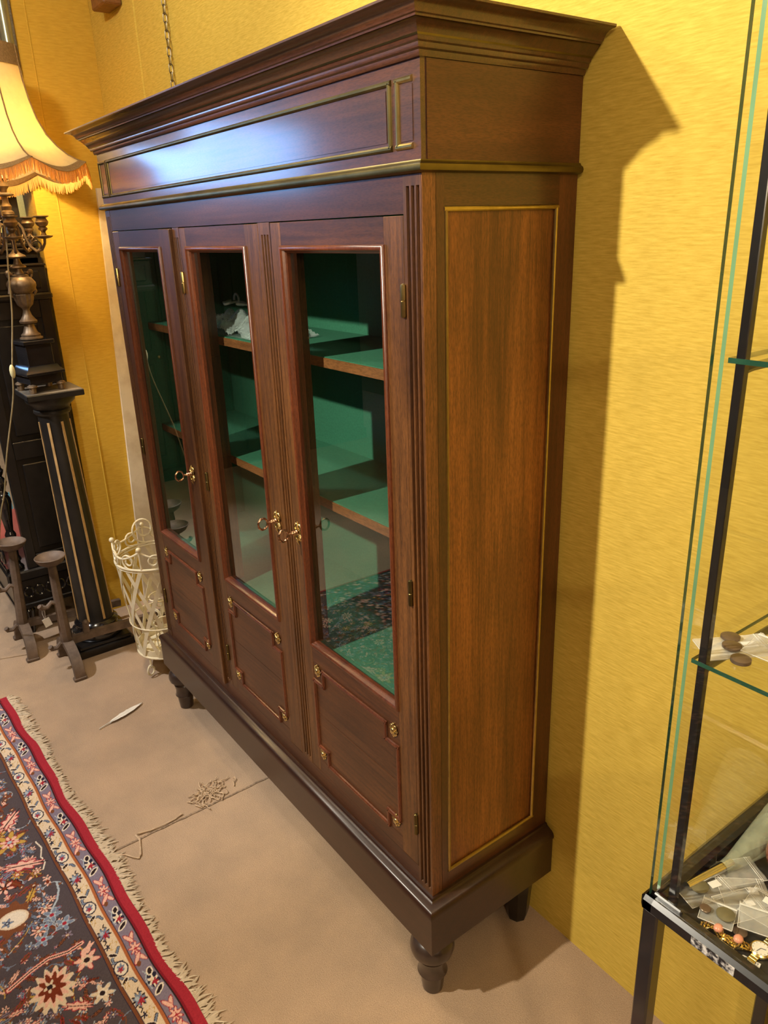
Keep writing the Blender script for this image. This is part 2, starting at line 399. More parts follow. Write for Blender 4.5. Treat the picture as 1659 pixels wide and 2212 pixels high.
# cornice
oc = .0725
prof = [(0, 0), (.07, 0), (.10, .05), (.11, .12), (.18, .15), (.20, .20), (.20, .25), (.25, .28), (.27, .33), (.28, .36)]
pb = [(.28, .36), (.31, .42), (.35, .50), (.41, .56), (.48, .60), (.53, .615)]
pt = [(.53, .615), (.56, .63), (.57, .67), (.62, .69), (.645, .76), (.70, .835), (.78, .885), (.88, .915), (.97, .925), (1.0, .945), (1.0, .995), (.97, 1.0)]
S_ = lambda pr, e=0: [(o * oc + e, Z4 + z * (ZT - Z4)) for o, z in pr]
b = MB(); mould(b, S_(prof) + S_([pt[0]], -.001) + S_(pt[1:]) + [(-.1, ZT)], False)
# closed back ends
for sgn in (0, 1):
    pr = S_(prof) + S_([pt[0]]) + S_(pt[1:]) + [(-.05, ZT), (-.05, Z4)]
    f = [b.bm.verts.new(((o if sgn else -W - o), D, z)) for o, z in pr]; b._f(f)
b.box(-W + .04, -.04, .04, D, Z4 + .002, ZT - .001)
co = b.build('cornice', WTOP, BK)
b = MB(); mould(b, S_(pb, .0012), False); part_label(b.build('brass_cove', DBRASS, co), 'dull brass cove band running round the cornice')
# frieze
fz = MB().box(-W, 0, 0, D, Z3 + .008, Z4 + .001).build('frieze', WTOP, BK)
part_label(MB().box(.0002, .0022, .012, D, Z3 + .018, Z4 - .0005).build('frieze_side_veneer', wood('veneer_frieze_side', (.075, .023, .007, 1), (.17, .058, .017, 1), 'y', rough=.4, coat=.25, coat_r=.3, fine=.3), fz), 'reddish veneer of the near end of the frieze')
def brass_rect(name, x0, x1, z0, z1, parent, sides='ltrb', r=.0052, m=DBRASS, y=0):
    b = MB()
    if 'l' in sides: b.tube([(x0, y, z0), (x0, y, z1)], r, 10)
    if 'r' in sides: b.tube([(x1, y, z0), (x1, y, z1)], r, 10)
    if 't' in sides: b.tube([(x0 - r, y, z1), (x1 + (r if 'r' in sides else 0), y, z1)], r, 10)
    if 'b' in sides: b.tube([(x0 - r, y, z0), (x1 + (r if 'r' in sides else 0), y, z0)], r, 10)
    return b.build(name, m, parent)
part_label(brass_rect('brass_frame', -1.590, -.083, 2.000, 2.101, fz), 'long brass bead rectangle on the frieze')
part_label(brass_rect('brass_frame', -.060, -.020, 2.000, 2.101, fz, 'ltb', m=BRASS), 'short brass bead rectangle missing its right side')
part_label(brass_rect('brass_frame', -1.672, -1.606, 2.000, 2.101, fz), 'short brass bead rectangle at the far end')
b = MB(); b.box(-1.580, -.093, -.0012, .004, 2.010, 2.091); b.box(-.052, -.020, -.0012, .004, 2.008, 2.093); b.box(-1.664, -1.614, -.0012, .004, 2.008, 2.093)
b.build('frieze_panel', WTOP, fz)
b = MB(); mould(b, [(0, Z3 + .020), (.006, Z3 + .020), (.008, Z3 + .016), (.013, Z3 + .013), (.0145, Z3 + .008), (.013, Z3 + .003), (.006, Z3), (-.01, Z3), (-.01, Z3 + .02)])
part_label(b.build('brass_moulding', DBRASS, BK), 'brass half-round moulding between frieze and doors')

# body
MB().box(-1.645, -.046, .001, .045, 1.893, Z3 + .01).build('top_rail', WTOP, BK)
MB().box(-1.645, -.046, .0015, .045, Z2 - .001, .400).build('bottom_rail', WX, BK)
def pilaster(x0, x1, z0, z1, g0, g1, gz0, gz1, depth, y=0.0, mt=None):
    b = MB(); n = 3; w = (g1 - g0) / n; gw = w * .31; gd = .0085
    xs = [(x0, 0)]
    for k in range(n):
        c = g0 + w * (k + .5)
        for a in range(0, 9):
            t = -1 + a / 4.; xs.append((c + gw * t, math.sqrt(max(0, 1 - t * t)) * gd))
    xs.append((x1, 0))
    zs = [(z0, 0)]; q = gw * 1.1
    for a in range(0, 7): zs.append((gz0 + q * (1 - math.cos(PI / 2 * a / 6)), math.sin(PI / 2 * a / 6)))
    for a in range(6, -1, -1): zs.append((gz1 - q * (1 - math.cos(PI / 2 * a / 6)), math.sin(PI / 2 * a / 6)))
    zs.append((z1, 0))
    P = [[(x, y + d * k, z) for x, d in xs] for z, k in zs]
    b.grid(P)
    # sides and back of the post
    for x in (x0, x1): b._f([b.bm.verts.new(p) for p in ((x, y, z0), (x, y + depth, z0), (x, y + depth, z1), (x, y, z1))])
    for a in ((x0, y + depth, z0), (x0, y, z0)), : pass
    b._f([b.bm.verts.new(p) for p in ((x0, y + depth, z0), (x1, y + depth, z0), (x1, y + depth, z1), (x0, y + depth, z1))])
    for z in (z0, z1): b._f([b.bm.verts.new(p) for p in ((x0, y, z), (x1, y, z), (x1, y + depth, z), (x0, y + depth, z))])
    bmesh.ops.remove_doubles(b.bm, verts=b.bm.verts, dist=1e-5)
    return b.build('pilaster', mt or WZ, BK, sharp=50)
pr = pilaster(-.052, -.0015, Z2, Z3 + .002, -.046, -.004, .362, 1.938, .031)
MB().box(-.0014, .0004, .0005, .0305, Z2, Z3 + .001).build('edge_strip', WEND, pr)
pilaster(-W, -1.642, Z2, Z3 + .002, -1.681, -1.645, .362, 1.938, .031)
pilaster(-.604, -.548, .401, 1.892, -.593, -.553, .412, 1.866, .085)
pilaster(-1.121, -1.076, .401, 1.892, -1.117, -1.08, .412, 1.866, .085)
# near side
for y0, y1 in ((.0315, .0505), (.346, D)): MB().box(-.022, .0002, y0, y1, Z2, Z3 + .002).build('side_stile', WSTILE, BK)
for z0, z1 in ((1.903, Z3 + .002), (Z2, .392)): MB().box(-.022, 0, .050, .3465, z0, z1).build('side_rail', WY, BK)
part_label(MB().box(-.018, -.0055, .045, .350, .385, 1.908).build('side_panel', WSIDE, BK), 'figured golden brown veneer of the near end')
b = MB(); x = -.002; y0, y1, z0, z1 = .0545, .342, .3965, 1.8985; r = .0046
b.tube([(x, y0, z0), (x, y0, z1)], r, 10); b.tube([(x, y1, z0), (x, y1, z1)], r, 10)
b.tube([(x, y0 - r, z0), (x, y1 + r, z0)], r, 10); b.tube([(x, y0 - r, z1), (x, y1 + r, z1)], r, 10)
part_label(b.build('brass_frame', BRASS, BK), 'brass bead framing the near end panel')
MB().box(-W, -W + .02, .031, D, Z2, Z3 + .002).build('far_side', WZ, BK)
# inside
part_label(MB().box(-W + .02, -.022, D - .012, D - .002, Z2, Z3 + .005).build('back_panel', FELT, BK), 'green felt lined back')
for xa, xb in ((-W + .02, -W + .023), (-.0255, -.0225)): MB().box(xa, xb, .05, D - .013, Z2 + .01, Z3).build('side_lining', FELT, BK)
for z in (1.560, 1.190):
    sh = MB().box(-W + .0235, -.026, .085, D - .0125, z, z + .0235).build('shelf', WSHELF, BK)
    part_label(MB().box(-W + .024, -.0265, .088, D - .013, z + .0236, z + .0255).build('felt_cover', FELT, sh), 'green felt on the shelf')
sh = MB().box(-W + .0235, -.026, .024, D - .0125, .768, .787).build('shelf', WSHELF, BK)
part_label(MB().box(-W + .024, -.0265, .026, D - .013, .7871, .789).build('felt_cover', FELT, sh), 'green felt on the bottom shelf')

ROS = None
def rosette_mesh():
    b = MB()
    b.ball((0, -.003, 0), .0065, (1, .75, 1), 10)
    for k in range(4):
        a = PI / 4 + k * PI / 2
        b.ball((.0085 * math.cos(a), -.001, .0105 * math.sin(a)), .0068, (1, .55, 1.1), 8)
        b.tube([(.004 * math.cos(a), -.004, .004 * math.sin(a)), (.013 * math.cos(a), -.0035, .015 * math.sin(a))], [.0022, .0012], 5)
    for k in range(2):
        a = PI / 2 + k * PI
        b.ball((0, -.001, .0135 * math.sin(a)), .0055, (.8, .55, 1.2), 8)
        b.ball((.0115 * math.sin(a), -.001, 0), .0045, (1.1, .5, .8), 8)
    return b.build('rosette', GBRASS, local=True).data
def take_mesh(me, users):  # the builder object of a shared mesh is not kept
    for o in list(COL.objects):
        if o.type == 'MESH' and o.data == me: bpy.data.objects.remove(o)
ROSM = rosette_mesh(); take_mesh(ROSM, 0)
def escutcheon_mesh():
    b = MB()
    b.ball((0, -.002, 0), .011, (.75, .3, 1.35), 12)
    def scroll(cx, cz, r, a0, a1, sg):
        pts = []
        for i in range(13):
            t = i / 12; a = a0 + (a1 - a0) * t; q = r * (1 - .65 * t)
            pts.append((cx + sg * q * math.cos(a), -.004, cz + q * math.sin(a)))
        b.tube(pts, [.0026 - .0012 * i / 12 for i in range(13)], 6)
    for sg in (1, -1):
        scroll(.006 * sg, .017, .010, -1.2, 4.2, sg); scroll(.007 * sg, -.014, .009, 1.6, -3.6, sg)
        b.tube([(.008 * sg, -.003, .005), (.015 * sg, -.006, .010), (.014 * sg, -.005, .019)], [.003, .0026, .001], 6)
        b.tube([(.007 * sg, -.003, -.006), (.014 * sg, -.006, -.011), (.010 * sg, -.005, -.022)], [.003, .0026, .001], 6)
    b.tube([(0, -.003, .012), (.002, -.006, .022), (-.002, -.004, .031)], [.004, .0034, .001], 6)
    b.tube([(0, -.003, -.012), (-.002, -.006, -.024), (.001, -.004, -.034)], [.004, .0034, .001], 6)
    o = b.build('escutcheon', GBRASS, local=True); return o.data
ESCM = escutcheon_mesh(); take_mesh(ESCM, 0)
def key_mesh():
    b = MB()
    b.lathe([(.0055, -.006), (.0062, -.009), (.0045, -.012), (.0058, -.015), (.0045, -.018), (.0056, -.021), (.0035, -.025), (.003, -.034)], n=12, axis='y')
    ring = [(0, -.0475 + .0135 * math.cos(2 * PI * k / 28), .0155 * math.sin(2 * PI * k / 28)) for k in range(28)]
    b.tube(ring, [.0026 + .0005 * (k % 2) for k in range(28)], 7, closed=True)
    for k in range(0, 28, 4): b.ball(ring[k], .0034, n=6)
    return b.build('key', mat('key_bronze', (.42, .24, .14, 1), (.6, .38, .24, 1), 60, rough=.25, metal=1), local=True).data
KEYM = key_mesh(); take_mesh(KEYM, 0)
def place(me, name, parent, p):
    o = bpy.data.objects.new(name, me); COL.objects.link(o); o.parent = parent
    o.location = Vector(p) - WL[BK.name]; return o

def door(x0, x1, gx0, gx1, keyx, hx):
    z0, z1 = .4025, 1.8905; gz0, gz1 = .822, 1.8385
    b = MB(); e = .0012
    b.box(x0, gx0, 0, .022, z0, z1, e); b.box(gx1, x1, 0, .022, z0, z1, e)
    f = b.build('door', WZ, BK)
    for ra, rb_ in ((gz1, z1), (.768, gz0), (z0, .446)): MB().box(gx0 - .0005, gx1 + .0005, .0003, .022, ra, rb_).build('door_rail', WX, f)
    b = MB(); zz = .607
    b.box(gx0 - .0005, gx1 + .0005, .0010, .018, .4455, zz - .0006); b.box(gx0 - .0005, gx1 + .0005, .0012, .018, zz + .0006, .7685)
    b.build('lower_panel', wood('lower_panel_wood', (.058, .021, .007, 1), (.15, .055, .0165, 1), 'x', rough=.42, coat=.18, coat_r=.3, fine=.7) if 'lower_panel_wood' not in MATS else MATS['lower_panel_wood'], f)
    b = MB(); b.box(gx0 + .002, gx1 - .002, .0145, .0175, gz0 + .002, gz1 - .002)
    b.build('glass_pane', GLASS, f, smooth=False)
    # glazing bead, mitred: half round on the face with a reveal down to the glass
    b = MB(); w = .0165
    def strip(sec_pts):
        rows = []
        for d, y in sec_pts:
            rows.append([(gx0 - .004 + d, y, gz0 - .004 + d), (gx1 + .004 - d, y, gz0 - .004 + d), (gx1 + .004 - d, y, gz1 + .004 - d), (gx0 - .004 + d, y, gz1 + .004 - d)])
        b.grid(rows, closed_v=True)
    strip([(0, .0005), (.0008, -.0035), (.003, -.0062), (.006, -.0072), (.009, -.0062), (.0112, -.003), (.0122, .0012), (.0165, .0060), (.0165, .0150)])
    b.build('glazing_bead', WBEAD, f, sharp=40)
    # stepped bead on the lower panel
    nx, nz = .047, .045; L, Rr, T, Bm = gx0 + .004, gx1 - .006, .757, .450
    poly = [(L + nx, T), (Rr - nx, T), (Rr - nx, T - nz), (Rr, T - nz), (Rr, Bm + nz), (Rr - nx, Bm + nz), (Rr - nx, Bm), (L + nx, Bm), (L + nx, Bm + nz), (L, Bm + nz), (L, T - nz), (L + nx, T - nz)]
    b = MB(); r = .0058; n = len(poly)
    # each run as its own half-round length with mitred overlap
    for i in range(n):
        a, c = Vector((poly[i][0], -.0002, poly[i][1])), Vector((poly[(i + 1) % n][0], -.0002, poly[(i + 1) % n][1]))
        t = (c - a).normalized() * r * .9
        b.tube([a - t, c + t], r, 10)
    b.build('panel_bead', WBEAD, f)
    for px, pz in ((L + nx * .42, T - .006), (Rr - nx * .30, T - .002), (L + nx * .42, Bm + .028), (Rr - nx * .32, Bm + .035)): place(ROSM, 'rosette', f, (px, -.001, pz))
    place(ESCM, 'escutcheon', f, (keyx, 0, 1.143)); place(KEYM, 'key', f, (keyx, 0, 1.146))
    for z in (1.744, 1.146, .531):
        b = MB(); b.lathe([(.001, -.031), (.0048, -.029), (.0054, -.026), (.0054, -.001), (.0046, 0), (.0054, .001), (.0054, .026), (.0048, .029), (.001, .031)], (hx, -.003, z), 10)
        b.build('hinge', BRASS if z > 1.2 else DBRASS, f)
    return f
d3 = door(-.5465, -.0535, -.500, -.1145, -.518, -.0545)
part_label(d3, 'near right glazed door with its key at the left')
d2 = door(-1.0745, -.6055, -1.033, -.676, -.628, -1.078)
part_label(d2, 'middle glazed door with its key at the right')
d1 = door(-1.640, -1.136, -1.583, -1.230, -1.192, -1.644)
part_label(d1, 'far left glazed door with its key at the right')
MB().box(-1.139, -1.122, -.011, .004, .385, 1.889, .002).build('closing_strip', WZ, d1)

# things on the shelves
def bubble_wrap():
    b = MB(); rr = random.Random(5)
    x0, x1, y0, y1, z = -1.32, -.80, .095, .27, 1.5875
    nx, ny = 60, 26
    P = []
    for i in range(nx + 1):
        row = []
        for j in range(ny + 1):
            x = x0 + (x1 - x0) * i / nx; y = y0 + (y1 - y0) * j / ny
            h = .006 + .046 * max(0, math.sin(PI * min(1, j / ny * 1.15))) * max(0, math.sin(PI * i / nx)) ** .5 + .009 * math.sin(i * .5 + .5 * math.sin(j * .5)) + .007 * math.sin(j * .75 + 1 + i * .2) + (.006 if (i + j) % 2 else 0)
            row.append((x, y, z + max(.002, h)))
        P.append(row)
    b.grid(P)
    Q = [[(p[0], p[1], z + .0006) for p in row] for row in P]; b.grid(Q)
    o = b.build('bubble_wrap', BUBBLE, origin=(-1.06, .18, z), sharp=80); return o
tag(bubble_wrap(), 'crumpled clear bubble wrap lying on the top shelf behind the middle door', 'bubble wrap')
b = MB(); pts = []
for i in range(60):
    t = i / 59; pts.append((-1.27 + .20 * t + .012 * math.cos(t * 17), .195 + .026 * math.sin(t * 13), 1.664 + .006 * math.sin(t * 9) ** 2))
b.tube(pts, .0034, 7)
b.tube([(-1.165 + .016 * math.cos(a), .20, 1.678 + .017 * math.sin(a)) for a in [PI * (-.4 + 1.45 * k / 15) for k in range(16)]], .0034, 7)
tag(b.build('coiled_cable', PAPER, origin=(-1.165, .195, 1.65)), 'thin white cable lying on the bubble wrap on the top shelf', 'cable')

# ------------------------------------------------------------------ rug
def rug():
    a = np.array((-2.211, -.569)); d = np.array((1.922, .078)); d /= np.linalg.norm(d); nr = np.array((d[1], -d[0]))
    PAL = {k: np.array(v[:3]) for k, v in dict(red=srgb(150, 40, 50), dred=srgb(120, 26, 36), navy=srgb(40, 36, 52), lilac=srgb(120, 108, 122), orange=srgb(160, 92, 52), cream=srgb(204, 182, 154), brown=srgb(112, 66, 40), field=srgb(76, 66, 68), pink=srgb(214, 166, 146), blue=srgb(112, 122, 140), lblue=srgb(158, 166, 172), gold=srgb(176, 140, 66), dk=srgb(44, 30, 30), white=srgb(212, 198, 178), rust=srgb(110, 46, 26)).items()}
    def paint(U, V):
        C = np.empty(U.shape + (3,)); C[:] = PAL['field']
        def put(mask, c): C[mask] = PAL[c]
        ua, va_ = U[:, 0], V[0, :]
        def win_(u0, u1, v0, v1):
            return slice(int(np.searchsorted(ua, u0)), int(np.searchsorted(ua, u1))), slice(int(np.searchsorted(va_, v0)), int(np.searchsorted(va_, v1)))
        def ell(cu, cv, ru, rv, ang, c, pet=0, amp=0.0, ph=0.0):
            m = max(ru, rv) * 1.05; a_, b_ = win_(cu - m, cu + m, cv - m, cv + m)
            du, dv = U[a_, b_] - cu, V[a_, b_] - cv
            if du.size == 0: return
            ca, sa = math.cos(ang), math.sin(ang)
            x, y = (du * ca + dv * sa) / ru, (-du * sa + dv * ca) / rv
            rr_ = np.hypot(x, y); lim = 1.0
            if pet: lim = 1 - amp + amp * np.cos(pet * np.arctan2(y, x) + ph)
            C[a_, b_][rr_ < lim] = PAL[c]
        def line(pts, w, c):
            for (u0, v0), (u1, v1) in zip(pts[:-1], pts[1:]):
                a_, b_ = win_(min(u0, u1) - w, max(u0, u1) + w, min(v0, v1) - w, max(v0, v1) + w)
                UU, VV = U[a_, b_], V[a_, b_]
                if UU.size == 0: continue
                du, dv = u1 - u0, v1 - v0; L2 = du * du + dv * dv + 1e-12
                t = np.clip(((UU - u0) * du + (VV - v0) * dv) / L2, 0, 1)
                C[a_, b_][np.hypot(UU - u0 - t * du, VV - v0 - t * dv) < w] = PAL[c]
        def vine(cu, cv, a, L, k, w, c):
            pts = [(cu, cv)]
            for i in range(9):
                cu += L / 9 * math.cos(a); cv += L / 9 * math.sin(a); a += k; pts.append((cu, cv))
            line(pts, w, c); return pts
        def flower(cu, cv, r, n, c1, c2, c3, out='dk', ph=0):
            ell(cu, cv, r * 1.12, r * 1.12, 0, out, n, .30, ph); ell(cu, cv, r, r, 0, c1, n, .32, ph)
            ell(cu, cv, r * .55, r * .55, 0, c2, n, .25, ph + PI); ell(cu, cv, r * .25, r * .25, 0, c3)
        def leaf(cu, cv, l, w, ang, c, edge, rib):
            ell(cu, cv, l * 1.1, w * 1.25, ang, edge, 9, .16); ell(cu, cv, l, w, ang, c, 9, .2)
            ca, sa = math.cos(ang), math.sin(ang)
            line([(cu - l * ca * 1.2, cv - l * sa * 1.2), (cu + l * .7 * ca, cv + l * .7 * sa)], w * .10, rib)
        rs = random.Random(11)
        # ---- field, drawn in order of size; repeating over the rug
        field_hi = U.max()
        for k in range(int(15000 * (U.max() - U.min()) * (V.max() - .142) / 8) + 1):
            cu = rs.uniform(U.min(), U.max()); cv = rs.uniform(.17, V.max()); g = rs.random()
            if g < .16:
                pts = vine(cu, cv, rs.uniform(0, 6.28), rs.uniform(.05, .12), rs.uniform(-.45, .45), .0014, rs.choice(('lblue', 'brown', 'blue', 'gold')))
                for q in pts[2::3]: ell(q[0] + .004, q[1] + .003, .006, .0035, rs.uniform(0, 3), rs.choice(('blue', 'rust', 'brown', 'pink')))
            elif g < .50: leaf(cu, cv, rs.uniform(.010, .024), rs.uniform(.004, .008), rs.uniform(0, 6), rs.choice(('pink', 'blue', 'rust', 'brown', 'brown', 'lilac', 'blue')), rs.choice(('dk', 'red', 'brown')), 'dk')
            elif g < .88: flower(cu, cv, rs.uniform(.008, .016), rs.choice((5, 6)), rs.choice(('blue', 'pink', 'lilac', 'brown', 'blue')), rs.choice(('red', 'navy', 'rust')), 'cream', rs.choice(('dk', 'lblue', 'dk')))
            elif g < .91: flower(cu, cv, rs.uniform(.020, .030), 8, rs.choice(('cream', 'gold', 'pink')), rs.choice(('rust', 'red')), 'cream', 'dk')
        # ---- the motifs the photograph shows
        for q in (0,):
            ell(1.255, .305, .07, .055, .4, 'brown', 8, .1); ell(1.259, .301, .034, .042, .2, 'cream'); ell(1.259, .301, .028, .036, .2, 'white'); flower(1.262, .318, .016, 5, 'blue', 'navy', 'lblue')
            for (u, v, r) in ((1.317, .208, .026), (1.371, .187, .026), (1.387, .251, .024), (1.345, .232, .018)): flower(u, v, r, 5, 'blue', 'lblue', 'red', 'lblue')
            line([(1.20, .16), (1.235, .165), (1.27, .18), (1.30, .205)], .003, 'lblue'); line([(.98, .16), (1.02, .152), (1.06, .165), (1.09, .16), (1.12, .175)], .002, 'white')
            ell(1.564, .277, .075, .058, .2, 'cream', 13, .14); ell(1.558, .277, .062, .046, .2, 'pink', 13, .2); ell(1.556, .277, .05, .036, .2, 'rust', 9, .2); ell(1.55, .282, .022, .016, .2, 'cream', 5, .3); ell(1.552, .282, .008, .007, 0, 'dk')
            flower(1.535, .178, .034, 6, 'pink', 'cream', 'dk', 'red', .5); ell(1.50, .165, .03, .012, .9, 'pink', 5, .2); flower(1.661, .178, .03, 6, 'cream', 'white', 'dk', 'lblue', .3); leaf(1.655, .24, .04, .012, 2.2, 'pink', 'red', 'dk')
            pts = [(1.47, .17), (1.475, .21), (1.46, .26), (1.47, .31), (1.49, .37)]; line(pts, .008, 'red'); line(pts, .006, 'pink'); line(pts, .0018, 'dk')
            flower(.926, .226, .052, 7, 'gold', 'cream', 'red', 'brown', .3); flower(.926, .226, .03, 6, 'pink', 'red', 'lblue', 'red')
            leaf(1.06, .22, .062, .020, 2.0, 'pink', 'red', 'dk'); leaf(.82, .20, .05, .02, .8, 'pink', 'red', 'dk'); leaf(1.20, .235, .03, .012, .6, 'gold', 'rust', 'dk'); leaf(1.12, .26, .03, .014, 2.6, 'rust', 'dk', 'brown')
            flower(1.12, .29, .028, 6, 'pink', 'dk', 'rust', 'red'); ell(1.18, .18, .02, .010, .3, 'pink', 5, .25); ell(1.18, .18, .009, .005, .3, 'rust')
        # ---- borders
        put(V < .142, 'brown'); put((V > .1385) & (V < .142), 'navy'); put(V < .132, 'navy')
        put(V < .130, 'cream'); put(V < .090, 'dk'); put(V < .0885, 'orange'); put(V < .0815, 'navy'); put(V < .079, 'lilac')
        P = .2564
        for k in range(-1, int(U.max() / P) + 2):
            b = .155 + k * P
            if b < U.min() - P or b > U.max() + P: continue
            # guard band of red and pink sprays on lilac
            for s_, cu in ((0, b + .020), (1, b + .148)):
                if s_ == 0:
                    ell(cu - .004, .060, 0.0268, 0.0195, .2, 'navy', 5, .2); ell(cu, .060, 0.0220, 0.0153, .2, 'white', 6, .3); ell(cu + .004, .058, 0.0134, 0.0106, 0, 'red', 5, .3); ell(cu - .006, .063, 0.0061, 0.0047, 0, 'cream')
                    ell(cu + .034, .060, 0.0085, 0.0201, -.7, 'white'); ell(cu + .034, .060, 0.0049, 0.0153, -.7, 'dk'); ell(cu - .034, .055, 0.0146, 0.0094, .4, 'white'); ell(cu - .034, .055, 0.0110, 0.0059, .4, 'dk')
                    line([(cu - .045, .070), (cu - .03, .066), (cu - .015, .074), (cu, .076), (cu + .02, .073)], .0014, 'lblue')
                else:
                    for j, (uu, vv, an) in enumerate(((cu - .040, .056, .9), (cu - .040, .064, -.9))): ell(uu, vv, 0.0220, 0.0068, an * .5, 'red'); ell(uu, vv, 0.0189, 0.0050, an * .5, 'pink')
                    ell(cu, .059, 0.0256, 0.0195, 0, 'red', 7, .26); ell(cu, .059, 0.0220, 0.0159, 0, 'pink', 7, .3); ell(cu + .003, .058, 0.0085, 0.0071, 0, 'red', 4, .3)
                    for (uu, vv, an) in ((cu + .036, .054, -.5), (cu + .036, .065, .6)): ell(uu, vv, 0.0232, 0.0068, an, 'red'); ell(uu, vv, 0.0201, 0.0050, an, 'pink')
                    ell(cu + .055, .068, 0.0098, 0.0059, .3, 'brown')
            # main cream band: palmette, boteh, scroll
            cu = b + .048
            ell(cu, .112, 0.0268, 0.0201, .2, 'dk', 9, .25); ell(cu, .112, 0.0232, 0.0171, .2, 'blue', 7, .22); ell(cu + .006, .110, 0.0146, 0.0106, .4, 'red', 6, .3); ell(cu - .006, .116, 0.0073, 0.0059, 0, 'lblue')
            line([(cu - .035, .100), (cu - .025, .106), (cu - .018, .098)], .0016, 'dk'); line([(cu + .020, .122), (cu + .030, .116), (cu + .038, .124)], .0016, 'dk')
            ell(cu + .05, .120, 0.0122, 0.0083, .5, 'navy', 5, .3); ell(cu + .055, .104, 0.0220, 0.0118, .2, 'gold', 6, .2); ell(cu + .055, .104, 0.0189, 0.0094, .2, 'cream', 6, .2)
            cu = b + .140
            line([(cu - .024, .096), (cu - .006, .108), (cu + .002, .122), (cu + .018, .124), (cu + .026, .104)], .0042, 'navy'); line([(cu - .024, .096), (cu - .006, .108), (cu + .002, .122), (cu + .018, .124), (cu + .026, .104)], .0024, 'blue')
            ell(cu - .008, .117, 0.0159, 0.0071, -.9, 'white'); ell(cu - .008, .117, 0.0122, 0.0045, -.9, 'dk')
            cu = b + .186
            ell(cu, .113, 0.0256, 0.0195, 0, 'navy'); ell(cu, .113, 0.0214, 0.0159, 0, 'white'); ell(cu - .002, .113, 0.0159, 0.0118, .3, 'blue', 6, .2); ell(cu + .004, .115, 0.0110, 0.0083, .3, 'red', 5, .3)
            cu = b + .226
            line([(cu - .016, .126), (cu, .116), (cu + .008, .100), (cu + .022, .096)], .0042, 'navy'); line([(cu - .016, .126), (cu, .116), (cu + .008, .100), (cu + .022, .096)], .0022, 'blue')
            ell(cu + .004, .118, 0.0159, 0.0071, .9, 'white'); ell(cu + .004, .118, 0.0122, 0.0045, .9, 'dk'); ell(cu + .018, .120, 0.0146, 0.0071, .2, 'gold', 6, .25); ell(cu + .018, .120, 0.0116, 0.0050, .2, 'cream', 6, .25)
        put(V < .041, 'dk'); put(V < .037, 'dred'); put(V < .031, 'red')
        return C
    # fine part in view, coarser rest
    verts, faces, cols = [], [], []
    base = 0
    wave = lambda U: .004 * np.sin(U * 9) + .003 * np.sin(U * 23 + 1)
    LU = 3.3
    for (u0, u1, v0, v1, st) in ((0, 2.05, .006, .46, .002), (0, 2.05, .46, 1.75, .010), (2.05, LU, .006, 1.75, .010)):
        nu, nv = int(round((u1 - u0) / st)) + 1, int(round((v1 - v0) / st)) + 1
        u = np.linspace(u0, u1, nu); v = np.linspace(v0, v1, nv)
        U, V = np.meshgrid(u, v, indexing='ij')
        C = paint(U, V)
        # the side selvedge at the far end follows the same bands
        C[(U < .016)] = PAL['red']; C[(U >= .016) & (U < .021) & (V > .03)] = PAL['dk']
        C *= (0.84 + .24 * np.random.RandomState(4).rand(*U.shape))[..., None]
        Vw = V + wave(U) * np.exp(-V * 6)
        X = a[0] + d[0] * U + nr[0] * Vw; Y = a[1] + d[1] * U + nr[1] * Vw
        Z = .0088 + .0012 * np.random.RandomState(5).rand(*U.shape) + .003 * np.exp(-V * 40) * np.sin(U * 14)
        verts.append(np.stack([X, Y, Z], -1).reshape(-1, 3)); cols.append(C.reshape(-1, 3))
        I = (np.arange(nu - 1)[:, None] * nv + np.arange(nv - 1)[None, :]).ravel() + base
        faces.append(np.stack([I, I + nv, I + nv + 1, I + 1], -1)); base += nu * nv
    verts = np.concatenate(verts); faces = np.concatenate(faces); cols = np.concatenate(cols)
    # underside and rim
    rim = []
    for (u, v) in ((.01, .020), (LU - .01, .020), (LU - .01, 1.74), (.01, 1.74)):
        rim.append((a[0] + d[0] * u + nr[0] * v, a[1] + d[1] * u + nr[1] * v))
    me = bpy.data.meshes.new('persian_rug')
    me.vertices.add(len(verts)); me.vertices.foreach_set('co', (verts - np.array((-2.211, -.569, 0))).ravel())
    me.loops.add(faces.size); me.loops.foreach_set('vertex_index', faces[:, ::-1].ravel().astype(np.int32) if False else faces.ravel().astype(np.int32))
    me.polygons.add(len(faces)); me.polygons.foreach_set('loop_start', np.arange(0, faces.size, 4, dtype=np.int32))
    me.update(calc_edges=True)
    at = me.color_attributes.new('pattern', 'FLOAT_COLOR', 'POINT')
    at.data.foreach_set('color', np.concatenate([cols, np.ones((len(cols), 1))], 1).ravel())
    m, nt, out = new_mat('rug_pile'); bs = N(nt, 'ShaderNodeBsdfPrincipled'); nt.links.new(bs.outputs[0], out.inputs[0])
    bs.inputs['Roughness'].default_value = .95; bs.inputs['Specular IOR Level'].default_value = .1
    va = N(nt, 'ShaderNodeVertexColor', layer_name='pattern'); nt.links.new(va.outputs['Color'], bs.inputs['Base Color'])
    me.materials.append(m)
    root = thing('persian_rug', 'red bordered oriental rug with dark floral field and cream fringe on the beige carpet', 'rug', (-2.211, -.569, 0))
    o = bpy.data.objects.new('pile', me); COL.objects.link(o); o.parent = root; WL[o.name] = WL[root.name]
    b = MB(); lo = .0005
    b.prism([tuple(np.array(p)) for p in rim], .0006, .0035, 'z'); b.build('backing', THREAD, root)
    # fringe along the end nearest the bookcase
    b = MB(); rs = random.Random(21); u = 0.0
